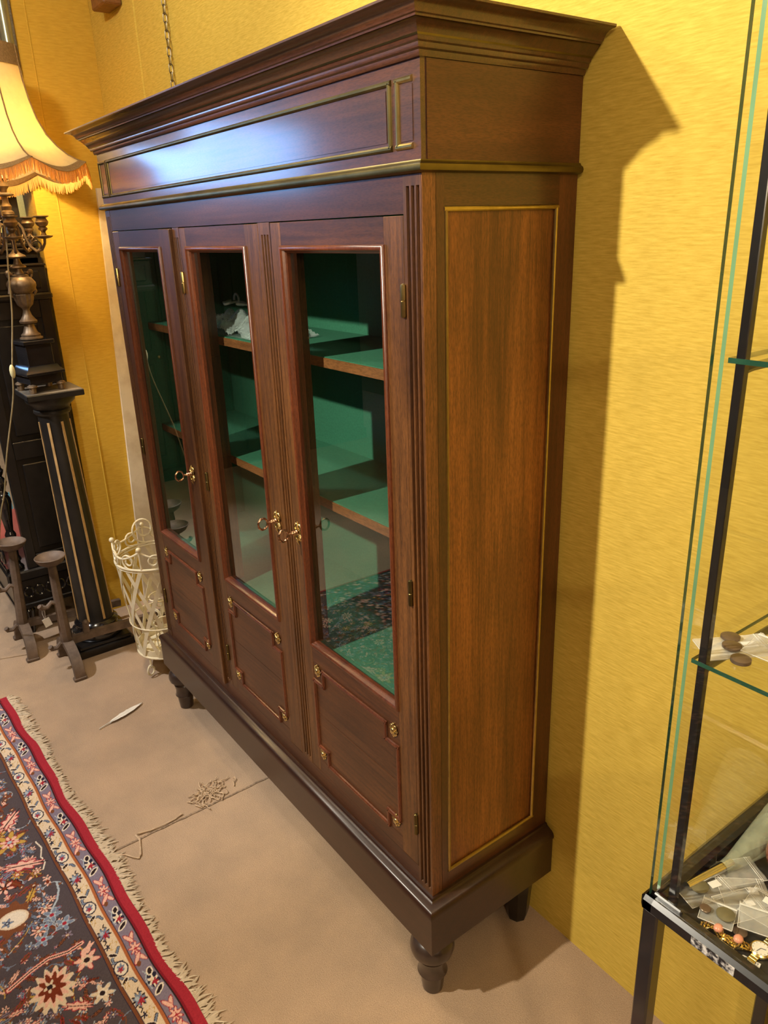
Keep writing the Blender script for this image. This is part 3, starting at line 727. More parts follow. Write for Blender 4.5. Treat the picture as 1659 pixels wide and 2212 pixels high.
    while u < 2.6:
        L = rs.uniform(.026, .052) * (1.0 + .25 * math.sin(u * 7)); an = rs.uniform(-.55, .75); w = rs.uniform(.0025, .0055)
        pts = []
        for i in range(5):
            t = i / 4; uu = u + L * t * math.sin(an) + .003 * math.sin(t * 5 + u * 90); vv = .009 + float(wave(np.array(u))) - L * t * math.cos(an)
            pts.append((a[0] + d[0] * uu + nr[0] * vv, a[1] + d[1] * uu + nr[1] * vv, .006 - .003 * t + .003 * math.sin(PI * t) * rs.random()))
        b.tube(pts, [w * .6, w * .8, w * .75, w * .55, w * .12], 5)
        u += rs.uniform(.0028, .0048)
    f = b.build('fringe', FRINGE, root); f['kind'] = 'stuff'; part_label(f, 'cream cotton fringe along the short end')
rug()

# feather and loose yarn on the carpet
b = MB(); c0, c1, c2 = Vector((-1.718, -.327, .002)), Vector((-1.755, -.215, .004)), Vector((-1.787, -.123, .002))
rowsA = []; n = 26
def bez(t): return c0 * (1 - t) ** 2 + (c1 * 2 - (c0 + c2) / 2) * 2 * t * (1 - t) + c2 * t * t
rs = random.Random(2)
for i in range(n + 1):
    t = i / n; p = bez(t); q = (bez(min(1, t + .02)) - bez(max(0, t - .02))).normalized(); s = Vector((-q.y, q.x, 0))
    w = .0012 + .0165 * max(0, math.sin(PI * min(1, max(0, (t - .18) / .82)) ** .8)) * (1 if t < .97 else .4)
    wl, wr = w * (1 + rs.uniform(-.1, .1)), w * .75 * (1 + rs.uniform(-.12, .12))
    rowsA.append([p - s * wl + Vector((0, 0, .006 * (t > .2))), p + Vector((0, 0, .003)), p + s * wr + Vector((0, 0, .0045 * (t > .2))), p + s * wr * .98 + Vector((0, 0, .0035 * (t > .2))), p + Vector((0, 0, .001)), p - s * wl * .98 + Vector((0, 0, .005 * (t > .2)))])
b.grid(rowsA, closed_v=True)
fe = b.build('feather', FEATHER, origin=tuple(c0)); tag(fe, 'single white feather lying on the carpet near the rug', 'feather')
b = MB(); b.tube([bez(i / 20) + Vector((0, 0, .0046 - .002 * i / 20)) for i in range(21)], [.0014 - .001 * i / 20 for i in range(21)], 6)
b.build('quill', PAPER, fe)
b = MB(); rs = random.Random(9)
for k in range(46):
    cx, cy = -1.095 + rs.gauss(0, .020), -.135 + rs.gauss(0, .032); p = Vector((cx, cy, .004)); pts = []
    a = rs.uniform(0, 6.28)
    for i in range(7):
        pts.append((p.x, p.y, .003 + abs(math.sin(i * .9 + k)) * rs.uniform(.002, .010))); a += rs.uniform(-1.1, 1.1); p += Vector((math.cos(a), math.sin(a), 0)) * .008
    b.tube(pts, .0021, 5)
pts = [(-1.06 + .03 * math.sin(t * 1.2), -.20 + .012 * t, .004 + .004 * math.sin(t * 2) ** 2) for t in [i * .4 for i in range(20)]]
b.tube(pts, .002, 5)
y_ = mat('brown_yarn', (.40, .28, .17, 1), (.56, .41, .27, 1), 90, rough=.95)
tag(b.build('yarn_tangle', y_, origin=(-1.09, -.14, .003)), 'tangle of frayed tan carpet yarn beside the carpet seam', 'yarn')
b = MB(); P = [(-1.012, -.505), (-1.0, -.49), (-.985, -.468), (-.96, -.455), (-.945, -.442), (-.955, -.43), (-.985, -.42), (-1.02, -.412), (-1.05, -.415), (-1.052, -.40), (-1.04, -.37), (-1.035, -.33), (-1.04, -.28), (-1.045, -.25)]
for off in (0, .004): b.tube([(x + off * math.sin(i * 2.3), y + off * math.cos(i * 1.7), .004 + .002 * (i % 2)) for i, (x, y) in enumerate(P)], .0022, 6)
tag(b.build('loose_thread', y_, origin=(-1.0, -.45, .003)), 'loose tan thread looping from the carpet seam next to the rug fringe', 'thread')

# ------------------------------------------------------------------ andirons
def andiron():
    root = thing('andiron', 'rusty wrought iron fire dog with a cup top', 'andiron', (0, 0, 0))
    b = MB()
    arch = [(.135 * math.cos(PI * k / 16), 0, .012 + .118 * math.sin(PI * k / 16) ** .8) for k in range(17)]
    b.bar(arch, .046, .030, side=(0, 1, 0)) if False else b.bar(arch, .030, .044, side=(0, 1, 0))
    for sx in (-1, 1): b.box(sx * .137 - .016, sx * .137 + .016, -.030, .027, 0, .016, .004)
    b.build('foot', IRON, root, local=True)
    b = MB(); b.lathe([(.024, .118), (.027, .125), (.025, .20), (.0215, .34), (.019, .47), (.018, .525)], n=8)
    b.build('post', IRON, root, local=True)
    b = MB(); b.lathe([(.015, .515), (.034, .524), (.053, .537), (.064, .556), (.066, .562), (.063, .564), (.058, .558), (.046, .546), (.026, .540), (.002, .538)], n=28)
    b.build('cup', IRON, root, local=True)
    b = MB(); b.bar([(0, .01, .135), (0, .12, .135), (0, .30, .130), (0, .47, .128)], .026, .034, side=(0, 0, 1))
    b.bar([(0, .090, .14), (0, .092, .175), (0, .095, .200)], .022, .026, side=(0, 1, 0)); b.ball((0, .095, .200), .014)
    b.build('log_bar', IRON, root, local=True)
    for z, s in ((.335, 1), (.125, .9)):
        b = MB(); b.tube([(0, -.008, z), (0, -.032 * s, z + .012), (0, -.052 * s, z - .006), (0, -.075 * s, z - .004), (.004, -.085 * s, z + .010)], [.011, .010, .011, .012, .011], 8)
        b.build('hook', IRON, root, local=True)
    return root
A1 = andiron(); A1.location = (-2.295, -.275, 0)
A2 = copy_tree(A1); A2.location = (-2.612, -.405, 0); A2.rotation_euler = (math.radians(-3.6), 0, 0)
A1['label'] = 'rusty iron fire dog with cup top, nearer the bookcase, standing before the striped column'
A2['label'] = 'rusty iron fire dog with cup top, the farther one beside the black carved cabinet'
A1['group'] = A2['group'] = 'pair of iron andirons'
tg = thing('price_tag', 'small cream price tag tied to the nearer andiron hook', 'tag', (-2.30, -.347, .285))
b = MB(); b.box(-.001, .001, -.016, .016, -.052, -.010, M=Matrix.Rotation(.25, 4, 'X')); b.build('card', PAPER, tg, local=True)
b = MB(); b.tube([(0, .002, -.012), (0, .006, .02), (0, .0, .048), (0, -.006, .02), (0, -.001, -.012)], .001, 5); b.build('string', PAPER, tg, local=True)

# ------------------------------------------------------------------ striped column pedestal
px, py = -2.455, -.095
PD = thing('column_pedestal', 'tall black column pedestal with gilt stripes standing in front of the carved cabinet', 'pedestal', (px, py, 0))
b = MB(); h = .134
b.box(px - h, px + h, py - h, py + h, 0, .038, .004); b.box(px - h + .012, px + h - .012, py - h + .012, py + h - .012, .038, .055, .004)
b.build('base', BLACKW, PD)
b = MB(); b.lathe([(.112, .054), (.119, .066), (.121, .080), (.116, .094), (.098, .102), (.094, .110), (.100, .118), (.101, .126), (.094, .134), (.086, .140)], (px, py, 0), 40)
b.build('torus', BLACKG, PD)
b = MB(); ca = .0; prof = [(.083, .135), (.081, .16), (.074, .6), (.064, 1.14), (.064, 1.165)]
b.lathe(prof, (px, py, 0), 21)
for v in b.bm.verts: v.co.y -= .020 * (v.co.z - .135)
b.build('shaft', BLACKP, PD)
for k in range(7):
    an = math.radians(-36.7) + 2 * PI * k / 7
    rr_ = lambda z: .0835 + (.0655 - .0835) * (z - .135) / (1.16 - .135)
    lean = lambda z: -.020 * (z - .135)
    pts = [(px + (rr_(z) - .003) * math.cos(an), py + lean(z) + (rr_(z) - .003) * math.sin(an), z) for z in (.15, .4, .6, .8, 1.0, 1.125)]
    if True:
        b = MB(); b.bar(pts, .0105, .007, side=(math.cos(an), math.sin(an), 0)); b.build('gilt_stripe', GILT, PD)
b = MB(); b.lathe([(.070, 1.155), (.078, 1.165), (.078, 1.175), (.072, 1.18), (.082, 1.195), (.100, 1.210), (.104, 1.222), (.104, 1.236)], (px, py - .020, 0), 32)
b.build('capital', BLACKP, PD)
b = MB(); h = .117; cy_ = py - .018
b.box(px - h, px + h, cy_ - h, cy_ + h, 1.236, 1.262, .003); pl = b.build('top_plate', BLACKP, PD)
part_label(MB().box(px - h + .002, px + h - .002, cy_ - h + .002, cy_ + h - .002, 1.2615, 1.2628).build('dusty_top', DUST, pl), 'dusty worn upper face')

# ------------------------------------------------------------------ candelabra lamp
lx, ly = -2.455, -.143; ZB = 1.263
LP = thing('candelabra_lamp', 'bronze candelabra lamp with fringed cream shade standing on the striped column', 'lamp', (lx, ly, ZB))
rot = math.radians(10)
for sx, sy in ((-1, -1), (1, -1), (-1, 1), (1, 1)):
    ox, oy = sx * .062, sy * .062; c, s = math.cos(rot), math.sin(rot)
    b = MB(); b.lathe([(.014, ZB), (.015, ZB + .020), (.013, ZB + .024), (.021, ZB + .027), (.019, ZB + .033), (.010, ZB + .038), (.006, ZB + .041)], (lx + ox * c - oy * s, ly + ox * s + oy * c, 0), 14)
    b.build('bun_foot', BRONZE, LP)
def sq(b, h, z0, z1, h2=None, bev=.002):
    if h2 is None: b.box(lx - h, lx + h, ly - h, ly + h, z0, z1, bev, rot=rot, c=(lx, ly, 0))
    else:
        rows = [[(lx + (k * math.cos(rot) - m * math.sin(rot)), ly + (k * math.sin(rot) + m * math.cos(rot)), z) for k, m in ((-q, -q), (q, -q), (q, q), (-q, q))] for q, z in ((h, z0), ((h * .35 + h2 * .65), z0 * .55 + z1 * .45), (h2, z1))]
        V = b.grid(rows, closed_v=True); b._f(V[0][::-1]); b._f(V[-1])
b = MB(); sq(b, .070, ZB + .036, ZB + .078); sq(b, .083, ZB + .074, ZB + .084); sq(b, .083, ZB + .084, ZB + .112, .062); sq(b, .055, ZB + .108, ZB + .200); sq(b, .066, ZB + .200, ZB + .216)
b.build('marble_base', MARBLE, LP)
P = [(.030, 1.476), (.046, 1.482), (.046, 1.488), (.038, 1.492), (.039, 1.500), (.030, 1.508), (.022, 1.530), (.019, 1.542), (.034, 1.548), (.036, 1.556), (.030, 1.562), (.018, 1.580), (.013, 1.600), (.015, 1.606), (.020, 1.612)]
b = MB(); b.lathe(P, (lx, ly, 0), 28); b.build('stem', BRONZE, LP)
b = MB(); b.lathe([(.018, 1.610), (.030, 1.622), (.037, 1.645), (.039, 1.662), (.034, 1.668)], (lx, ly, 0), 48, lobes=12, lob=.05)
b.lathe([(.033, 1.666), (.050, 1.680), (.057, 1.698), (.056, 1.710), (.045, 1.726), (.034, 1.734), (.034, 1.740), (.020, 1.744), (.014, 1.756), (.013, 1.764), (.032, 1.770), (.030, 1.776), (.018, 1.782), (.013, 1.796), (.012, 1.806), (.038, 1.812), (.034, 1.818), (.020, 1.826), (.009, 1.840), (.008, 1.868), (.020, 1.874), (.022, 1.880), (.012, 1.884)], (lx, ly, 0), 32)
ur = b.build('urn', BRONZE, LP)
for sg in (-1, 1):
    b = MB(); dx, dy = -.35 * sg, .94 * sg
    pts = [(.034, 1.744), (.050, 1.752), (.052, 1.738), (.044, 1.722), (.052, 1.700), (.056, 1.672), (.046, 1.655)]
    b.tube([(lx + r * dx, ly + r * dy, z) for r, z in pts], [.006, .008, .007, .005, .006, .010, .004], 8)
    b.ball((lx + .05 * dx, ly + .05 * dy, 1.750), .012, n=8); b.build('handle', BRONZE, ur)
b = MB(); b.lathe([(.010, 1.880), (.016, 1.892), (.011, 1.898), (.012, 1.92), (.018, 1.962), (.020, 1.970), (.026, 1.974), (.024, 1.984), (.016, 1.990), (.020, 2.004), (.012, 2.02), (.010, 2.04), (.034, 2.045), (.034, 2.050), (.012, 2.056), (.014, 2.066), (.024, 2.078), (.020, 2.094), (.018, 2.10), (.034, 2.106), (.032, 2.112), (.016, 2.118), (.012, 2.16)], (lx, ly, 0), 24)
b.build('column', BRONZE, LP)
AD = .055
def arm(an):
    b = MB(); c, s = math.cos(an), math.sin(an); q = lambda r, z: (lx + r * c, ly + r * s, z - AD)
    b.tube([q(.018, 1.985), q(.034, 1.992), q(.044, 1.975), q(.050, 1.94), q(.062, 1.905), q(.085, 1.885), q(.108, 1.892), (lx + .122 * c, ly + .122 * s, 1.915 - AD), q(.124, 1.934)], [.006, .007, .006, .0062, .0066, .0066, .006, .0055, .006], 7)
    b.tube([q(.088 + .018 * math.cos(t), 1.908 + .018 * math.sin(t)) for t in [(-1.2 + 4.6 * k / 12) for k in range(13)]], [.0042 - .0002 * k for k in range(13)], 6)
    b.tube([q(.060, 1.93 - .0), q(.072, 1.95), q(.082, 1.938), q(.074, 1.928)], .0035, 6)
    a = b.build('arm', BRONZE, LP)
    b = MB(); b.lathe([(.006, 1.932), (.026, 1.936), (.034, 1.941), (.034, 1.944), (.012, 1.946), (.008, 1.956), (.010, 1.962), (.018, 1.968), (.018, 1.974), (.013, 1.978), (.022, 1.986), (.026, 1.996), (.021, 2.006), (.018, 2.012), (.030, 2.017), (.030, 2.020), (.010, 2.021)], (lx + .124 * c, ly + .124 * s, -AD), 20)
    b.build('candle_cup', BRONZE, a)
for k in range(5): arm(math.radians(62) + k * 2 * PI / 5)
# shade: eight bowed panels with a scalloped hem
SP = [(.142, 2.565), (.144, 2.51), (.150, 2.445), (.160, 2.38), (.178, 2.31), (.205, 2.25), (.238, 2.205), (.275, 2.168), (.312, 2.142), (.340, 2.126)]
NP = 8; M_ = 16
def shade_row(r, z, t, off=0.0):
    row = []
    for k in range(NP * M_):
        a = 2 * PI * k / (NP * M_) + .13; ph = (k % M_) / M_
        rib = abs(math.sin(PI * ph)); rr_ = r * (1 - .035 * (rib ** .7 - .5)) + off
        dz = -.042 * t ** 3 * (rib - .5)
        row.append((lx + rr_ * math.cos(a), ly + rr_ * math.sin(a), z + dz + .03 * t * rr_ * math.cos(a)))
    return row
b = MB(); n_ = len(SP)
b.grid([shade_row(r, z, i / (n_ - 1)) for i, (r, z) in enumerate(SP)] + [shade_row(r, z, i / (n_ - 1), -.003) for i, (r, z) in reversed(list(enumerate(SP)))], closed_u=True, closed_v=True)
sd = b.build('lamp_shade', SHADE, LP, sharp=70)
def band(t0, t1, off):
    rows = []
    f = lambda t: (np.interp(t, np.linspace(0, 1, n_), [p[0] for p in SP]), np.interp(t, np.linspace(0, 1, n_), [p[1] for p in SP]))
    for t in np.linspace(t0, t1, 5):
        r, z = f(t); rows.append(shade_row(float(r), float(z), t, off))
    inner = [shade_row(*map(float, f(t)), t, -.0045) for t in np.linspace(t1, t0, 5)]
    b = MB(); b.grid(rows + inner, closed_u=True, closed_v=True); return b
band(.90, 1.0, .003).build('braid', BRAID, sd)
band(-.0, .14, .003).build('top_braid', BRAID, sd)
b = MB()
for k in range(NP):
    a = 2 * PI * k / NP + .13
    b.tube([(lx + (r + .003 + r * .0175) * math.cos(a), ly + (r + .003 + r * .0175) * math.sin(a), z + .021 * (i / (n_ - 1)) ** 3 + .03 * i / (n_ - 1) * r * math.cos(a)) for i, (r, z) in enumerate(SP)], .0028, 6)
b.build('piping', BRAID, sd)
b = MB(); rs = random.Random(31); base = shade_row(SP[-1][0], SP[-1][1], 1.0)
for k in range(len(base) * 6):
    i = k / 6; p = Vector(base[int(i)]).lerp(Vector(base[(int(i) + 1) % len(base)]), i % 1)
    L = rs.uniform(.036, .046); q = p + Vector((rs.uniform(-.004, .004), rs.uniform(-.004, .004), -L))
    b.tube([p, (p + q) / 2 + Vector((rs.uniform(-.001, .001), rs.uniform(-.001, .001), 0)), q], [.0026, .0024, .0013], 4)
fr = b.build('fringe', SHADEIN, sd); fr['kind'] = 'stuff'
b = MB(); b.tube([(lx, ly, 2.15), (lx, ly, 2.3)], .006, 8)
for k in range(3):
    a = k * 2 * PI / 3; b.tube([(lx, ly, 2.52), (lx + .140 * math.cos(a), ly + .140 * math.sin(a), 2.555)], .0025, 6)
b.tube([(lx, ly, 2.3), (lx, ly, 2.52)], .003, 6); b.build('shade_carrier', BRONZE, LP)
b = MB(); b.ball((lx + .05, ly, 2.28), .028, n=14); b.build('bulb', emis('bulb_glow', (1, .62, .25, 1), 14), LP)
# cord dropping from the lamp with its inline switch
cp = [(-2.40, -.185, 2.10), (-2.35, -.190, 2.03), (-2.35, -.186, 1.91), (-2.35, -.205, 1.75), (-2.345, -.222, 1.60), (-2.345, -.250, 1.45), (-2.34, -.265, 1.375), (-2.34, -.284, 1.26), (-2.34, -.350, 1.04), (-2.35, -.388, .88), (-2.36, -.420, .78), (-2.40, -.45, .62), (-2.52, -.50, .25), (-2.60, -.56, .01)]
def smooth_path(P, n=6):
    P = [Vector(p) for p in P]; out = []
    for i in range(len(P) - 1):
        p0, p1, p2, p3 = P[max(0, i - 1)], P[i], P[i + 1], P[min(len(P) - 1, i + 2)]
        for k in range(n):
            t = k / n; out.append(.5 * ((2 * p1) + (p2 - p0) * t + (2 * p0 - 5 * p1 + 4 * p2 - p3) * t * t + (3 * p1 - p0 - 3 * p2 + p3) * t ** 3))
    out.append(P[-1]); return out
b = MB(); b.tube(smooth_path(cp), .0032, 7); cord = b.build('cord', CORDM, LP)
b = MB(); b.ball((-2.34, -.265, 1.372), .011, (1, 1, 2.6), 14); part_label(b.build('inline_switch', IVORY, cord), 'ivory inline switch on the cord')

# ------------------------------------------------------------------ black carved cabinet at the far end
KX = -2.74
KB = thing('carved_cabinet', 'black carved cabinet with turned columns and side panels behind the striped column', 'cabinet', (-3.0, -.15, 0))
x0 = -3.28
b = MB(); b.box(x0, KX, -.39, .030, .155, .30, .004); b.box(x0 - .01, KX + .014, -.405, .040, .30, .352, .008); b.box(x0, KX + .008, -.395, .034, .150, .176, .005)
base_ = b.build('base_plinth', BLACKW, KB)
b = MB()
for k in range(7):
    y = -.02 - .05 * k; b.tube([(KX + .004, y + .02 * math.cos(t), .235 + .026 * math.sin(t)) for t in [2 * PI * i / 14 for i in range(14)]], .005, 6, closed=True)
b.build('carved_band', BLACKG, base_)
b = MB()
b.box(KX - .034, KX - .012, -.300, .025, .352, 1.80); b.box(x0, KX - .034, .004, .025, .352, 1.80)                                  # core of the side
for (y0, y1, z0, z1) in ((-.300, -.255, .352, 1.62), (-.022, .028, .352, 1.62), (-.256, -.021, .352, .42), (-.256, -.021, .90, .985), (-.256, -.021, 1.54, 1.62)): b.box(KX - .014, KX, y0, y1, z0, z1, .003)
for (z0, z1) in ((.42, .90), (.985, 1.54)):
    b.box(KX - .014, KX - .004, -.230, -.047, z0 + .026, z1 - .026, .004)
b.build('side_panel', BLACKW, KB)
b = MB(); b.box(x0, KX + .016, -.50, .040, 1.62, 1.650, .008); b.box(x0, KX + .004, -.49, .030, 1.650, 1.765, .003); b.box(KX, KX + .010, -.46, .0, 1.668, 1.745, .004)
b.box(x0, KX + .012, -.50, .034, 1.765, 1.775, .004)
b.box(x0 + .02, KX - .012, -.48, .012, 1.775, 1.830, .003); b.box(x0, KX + .004, -.50, .022, 1.830, 1.842, .004); b.box(x0, KX - .008, -.49, .016, 1.842, 1.866, .008)
b.build('upper_frieze', BLACKW, KB)
b = MB(); b.box(KX - .10, KX - .012, -.085, .012, 1.866, 1.965, .004); b.box(KX - .17, KX - .02, -.5, .0, 1.866, 1.905, .004)
b.build('top_block', BLACKW, KB)
def column(cx, cy):
    b = MB(); pr = [(.030, .352), (.032, .362), (.028, .372), (.020, .380), (.019, .392), (.026, .402), (.024, .412), (.018, .425), (.020, .47), (.024, .52), (.026, .535), (.022, .545), (.017, .555), (.022, .60), (.030, .66), (.036, .70), (.034, .72), (.026, .735), (.030, .742), (.022, .752), (.018, .765), (.030, .785), (.034, .80), (.026, .82), (.018, .83), (.026, .845), (.030, .86), (.022, .87), (.020, .90), (.026, .95), (.020, .97), (.030, .98), (.020, .99), (.018, 1.1), (.02, 1.30), (.028, 1.32), (.024, 1.34), (.022, 1.58), (.03, 1.60), (.03, 1.622)]
    b.lathe(pr, (cx, cy, 0), 24); return b.build('turned_column', BLACKG, KB)
column(KX - .045, -.340); column(x0 + .05, -.345)
for cx, cy in ((KX - .035, -.335), (KX - .035, -.02), (x0 + .04, -.335), (x0 + .04, -.02)):
    b = MB(); b.lathe([(.012, 0), (.016, .012), (.019, .05), (.030, .115), (.034, .130), (.030, .138), (.036, .146), (.036, .156)], (cx, cy, 0), 16); b.build('turned_foot', BLACKG, KB)
b = MB(); b.box(KX - .30, KX - .02, -.398, -.382, .352, .372, .003); b.box(x0, KX - .02, -.398, -.382, .47, .485, .003)
for k in range(9): b.tube([(KX - .06 - k * .055 + .02 * math.cos(t), -.390, .42 + .03 * math.sin(t)) for t in [2 * PI * i / 12 for i in range(12)]], .006, 6, closed=True)
b.build('pierced_rail', BLACKG, KB)
# framed looking glass standing on its top
mt = thing('table_mirror', 'small black framed mirror standing on top of the carved cabinet', 'mirror', (-2.86, -.2, 1.9055))
b = MB()
for (y0, y1, z0, z1) in ((-.045, -.010, 1.866, 2.24), (-.42, -.385, 1.866, 2.24), (-.385, -.045, 1.866, 1.910), (-.385, -.045, 2.205, 2.24)): b.box(-2.875, -2.85, y0, y1, z0 + .0395, z1, .003)
b.build('mirror_frame', BLACKW, mt)
MB().box(-2.870, -2.863, -.388, -.042, 1.94, 2.21).build('mirror_glass', MIRRORM, mt)
# cards seen past the column
b = MB(); b.box(-.0015, .0015, -.07, .07, 0, .20, M=Matrix.Rotation(-.2, 4, 'Y'))
o = b.build('coral_card', CORAL, local=True); o.location = (-3.10, -.30, .3525); tag(o, 'coral red card leaning between the turned columns of the black cabinet', 'card')
b = MB(); b.box(-.0015, .0015, -.06, .06, 0, .27, M=Matrix.Rotation(-.15, 4, 'Y'))
o = b.build('teal_card', TEAL, local=True); o.location = (-3.18, -.30, .3525); tag(o, 'teal card standing behind the coral card in the black cabinet', 'card')

# ------------------------------------------------------------------ mirror high on the left, bracket, chain
mr = thing('wall_mirror', 'tall silvered frame with a dark beaded rim hanging above the lampshade', 'frame', (XF + .02, -.2, 2.34))
b = MB(); y1 = .080; y0 = -.50; xw = XF + .0005
b.box(xw, xw + .012, y0, y1, 2.34, 3.05, .002)
rim = b.build('beaded_rim', RIMD, mr)
b = MB()
P = []
for i in range(9):
    t = i / 8; y = y1 - .010 - .055 * t; P.append([(xw + .012 + .022 * math.sin(PI * t), y, 2.345), (xw + .012 + .022 * math.sin(PI * t), y, 3.045)])
b.grid(P); b.box(xw + .011, xw + .013, y0 + .01, y1 - .01, 2.345, 3.045); b.build('silver_moulding', SILVERG, mr)
b = MB(); b.box(xw + .013, xw + .024, y0 + .03, y1 - .066, 2.40, 3.03, .002); b.build('rose_panel', ROSEP, mr)
b = MB(); b.box(-2.50, -2.35, YW - .075, YW - .0005, 2.735, 2.80, .006); b.box(-2.49, -2.36, YW - .10, YW - .02, 2.80, 2.86, .004)
tag(b.build('mounted_bracket', WOODB, origin=(-2.42, YW - .03, 2.74)), 'brown wooden bracket fixed high in the corner of the yellow wall', 'bracket')
# chain: real links, alternate turned
CH = thing('hanging_chain', 'thin metal chain hanging down the yellow wall behind the bookcase', 'chain', (-1.915, .392, 2.05))
lk = None
z = ZC - .02; k = 0
while z > 2.06:
    b = MB(); r = .0065; hh = .0155; pts = []
    for i in range(16):
        a = 2 * PI * i / 16; u = r * math.cos(a); v = (hh if math.sin(a) >= 0 else -hh) * .62 + r * math.sin(a)
        pts.append((-1.915 + (u if k % 2 else 0), .392 + (0 if k % 2 else u), z + v))
    b.tube(pts, .0019, 5, closed=True); b.build('link', CHAINM, CH)
    z -= .0265; k += 1

# pale board leaning in the corner behind the bookcase
b = MB(); V = [(.236, .02), (.40, .02), (.398, 2.105), (.314, 2.105)]
b.prism([(y, z - .018) for y, z in V], XF + .0008, XF + .018, 'x')
tag(b.build('leaning_board', PALE, origin=(XF + .01, .33, 0)), 'tall pale cream board leaning in the wall corner beside the bookcase', 'board')

# ------------------------------------------------------------------ cream wire basket
bx, by = -2.035, .105
WB = thing('wire_basket', 'cream painted wire lattice basket with scrolled rim beside the far end of the bookcase', 'basket', (bx, by, 0))
zb, zt = .098, .548; rb, rtp = .135, .170
circ = lambda r, z, n=40: [(bx + r * math.cos(2 * PI * k / n), by + r * math.sin(2 * PI * k / n), z) for k in range(n)]
b = MB(); b.tube(circ(rtp, zt), .0055, 8, closed=True); b.tube(circ(rtp - .002, zt - .012), .004, 8, closed=True); b.build('rim_ring', CREAM, WB)
b = MB(); b.tube(circ(rb, zb), .0055, 8, closed=True); b.lathe([(.002, zb - .003), (rb - .004, zb - .003), (rb, zb), (rb, zb + .035), (rb - .003, zb + .035), (rb - .006, zb + .002), (.002, zb + .001)], (bx, by, 0), 40); b.build('base_pan', CREAM, WB)
b = MB(); b.tube(circ(.150, .25), .003, 6, closed=True); b.build('middle_ring', CREAM, WB)
for dr in (1, -1):
    for k in range(10):
        b = MB(); pts = []
        for i in range(9):
            t = i / 8; a = 2 * PI * k / 10 + dr * t * 1.15; r = rb + (rtp - rb) * t + dr * .0018
            pts.append(Vector((bx + r * math.cos(a), by + r * math.sin(a), zb + .003 + (zt - .012 - zb) * t)))
        rows = []
        for i, p in enumerate(pts):
            rad = Vector((p.x - bx, p.y - by, 0)).normalized(); tt = (pts[min(8, i + 1)] - pts[max(0, i - 1)]).normalized(); s = rad.cross(tt).normalized()
            rows.append([p + rad * .0012 * e + s * .0088 * f for e, f in ((1, 1), (1, -1), (-1, -1), (-1, 1))])
        V = b.grid(rows, closed_v=True); b._f(V[0][::-1]); b._f(V[-1]); b.build('lattice_strip', CREAM, WB)
for k in range(5):
    a0 = 2 * PI * k / 5 - 1.95
    c_ = Vector((bx + rtp * math.cos(a0), by + rtp * math.sin(a0), 0))
    b = MB(); b.tube([c_ + Vector((0, 0, zt)), c_ + Vector((0, 0, zt + .085))], .0045, 8); b.ball((c_.x, c_.y, zt + .094), .0115, n=12)
    b.build('finial_post', CREAM, WB)
    b = MB(); m = 1.2566
    up_ = [(bx + rtp * math.cos(a0 + m * t), by + rtp * math.sin(a0 + m * t), zt + .082 - .038 * math.sin(PI * t) ** 1.0) for t in [i / 14 for i in range(15)]]
    b.tube(up_, .0045, 7)
    for sg in (-1, 1):
        cA = a0 + m * (.5 + sg * .23)
        pts = []
        for i in range(26):
            t = i / 25; th = -PI / 2 + sg * 0 + t * 8.2; q = .036 * (1 - .68 * t)
            da = -sg * q * math.cos(th) / rtp; pts.append((bx + rtp * math.cos(cA + da), by + rtp * math.sin(cA + da), zt + .038 + q * math.sin(th)))
        b.tube(pts, .0042, 7)
    b.build('scroll', CREAM, WB)
# tall scrolls of the back of the rim
for a0 in (2.30, 3.05):
    b = MB(); pts = []
    for i in range(30):
        t = i / 29; th = -PI / 2 + t * 8.6; q = .058 * (1 - .66 * t); da = q * math.cos(th) / rtp
        pts.append((bx + (rtp - .002) * math.cos(a0 + da), by + (rtp - .002) * math.sin(a0 + da), zt + .068 + q * math.sin(th) * 1.1))
    b.tube(pts, .0048, 7); b.build('tall_scroll', CREAM, WB)
for k in range(3):
    a = -1.05 + k * 2 * PI / 3; b = MB(); pts = []
    for i in range(20):
        t = i / 19; th = PI / 2 - t * 6.5; q = .028 * (1 - .55 * t); r = rb - .004 + q * math.cos(th); pts.append((bx + r * math.cos(a), by + r * math.sin(a), .0325 + q * math.sin(th) * 1.02))
    b.tube([(bx + (rb - .004) * math.cos(a), by + (rb - .004) * math.sin(a), zb)] + pts, .0045, 7); b.build('scroll_foot', CREAM, WB)
# second, smaller scroll work stand standing behind it
ws = thing('wire_plant_holder', 'small cream scrolled wire holder standing inside the wire basket', 'wire holder', (bx + .05, by - .01, zb + .003))
b = MB(); cx, cy = bx + .05, by - .01
for zz, r in ((zb + .008, .050), (zb + .14, .055), (zb + .27, .060)): b.tube([(cx + r * math.cos(2 * PI * k / 24), cy + r * math.sin(2 * PI * k / 24), zz) for k in range(24)], .0035, 6, closed=True)
b.build('ring_frame', CREAM, ws)
for k in range(6):
    a = 2 * PI * k / 6; b = MB(); pts = []
    for i in range(24):
        t = i / 23; th = t * 2 * PI * 1.5; q = .022 * (1 - .5 * t); pts.append((cx + .058 * math.cos(a + q * math.cos(th) / .06), cy + .058 * math.sin(a + q * math.cos(th) / .06), zb + .21 + q * math.sin(th)))
    b.tube(pts, .003, 6); b.tube([(cx + .05 * math.cos(a), cy + .05 * math.sin(a), zb + .008), (cx + .058 * math.cos(a), cy + .058 * math.sin(a), zb + .185)], .003, 6)
    b.build('scroll', CREAM, ws)

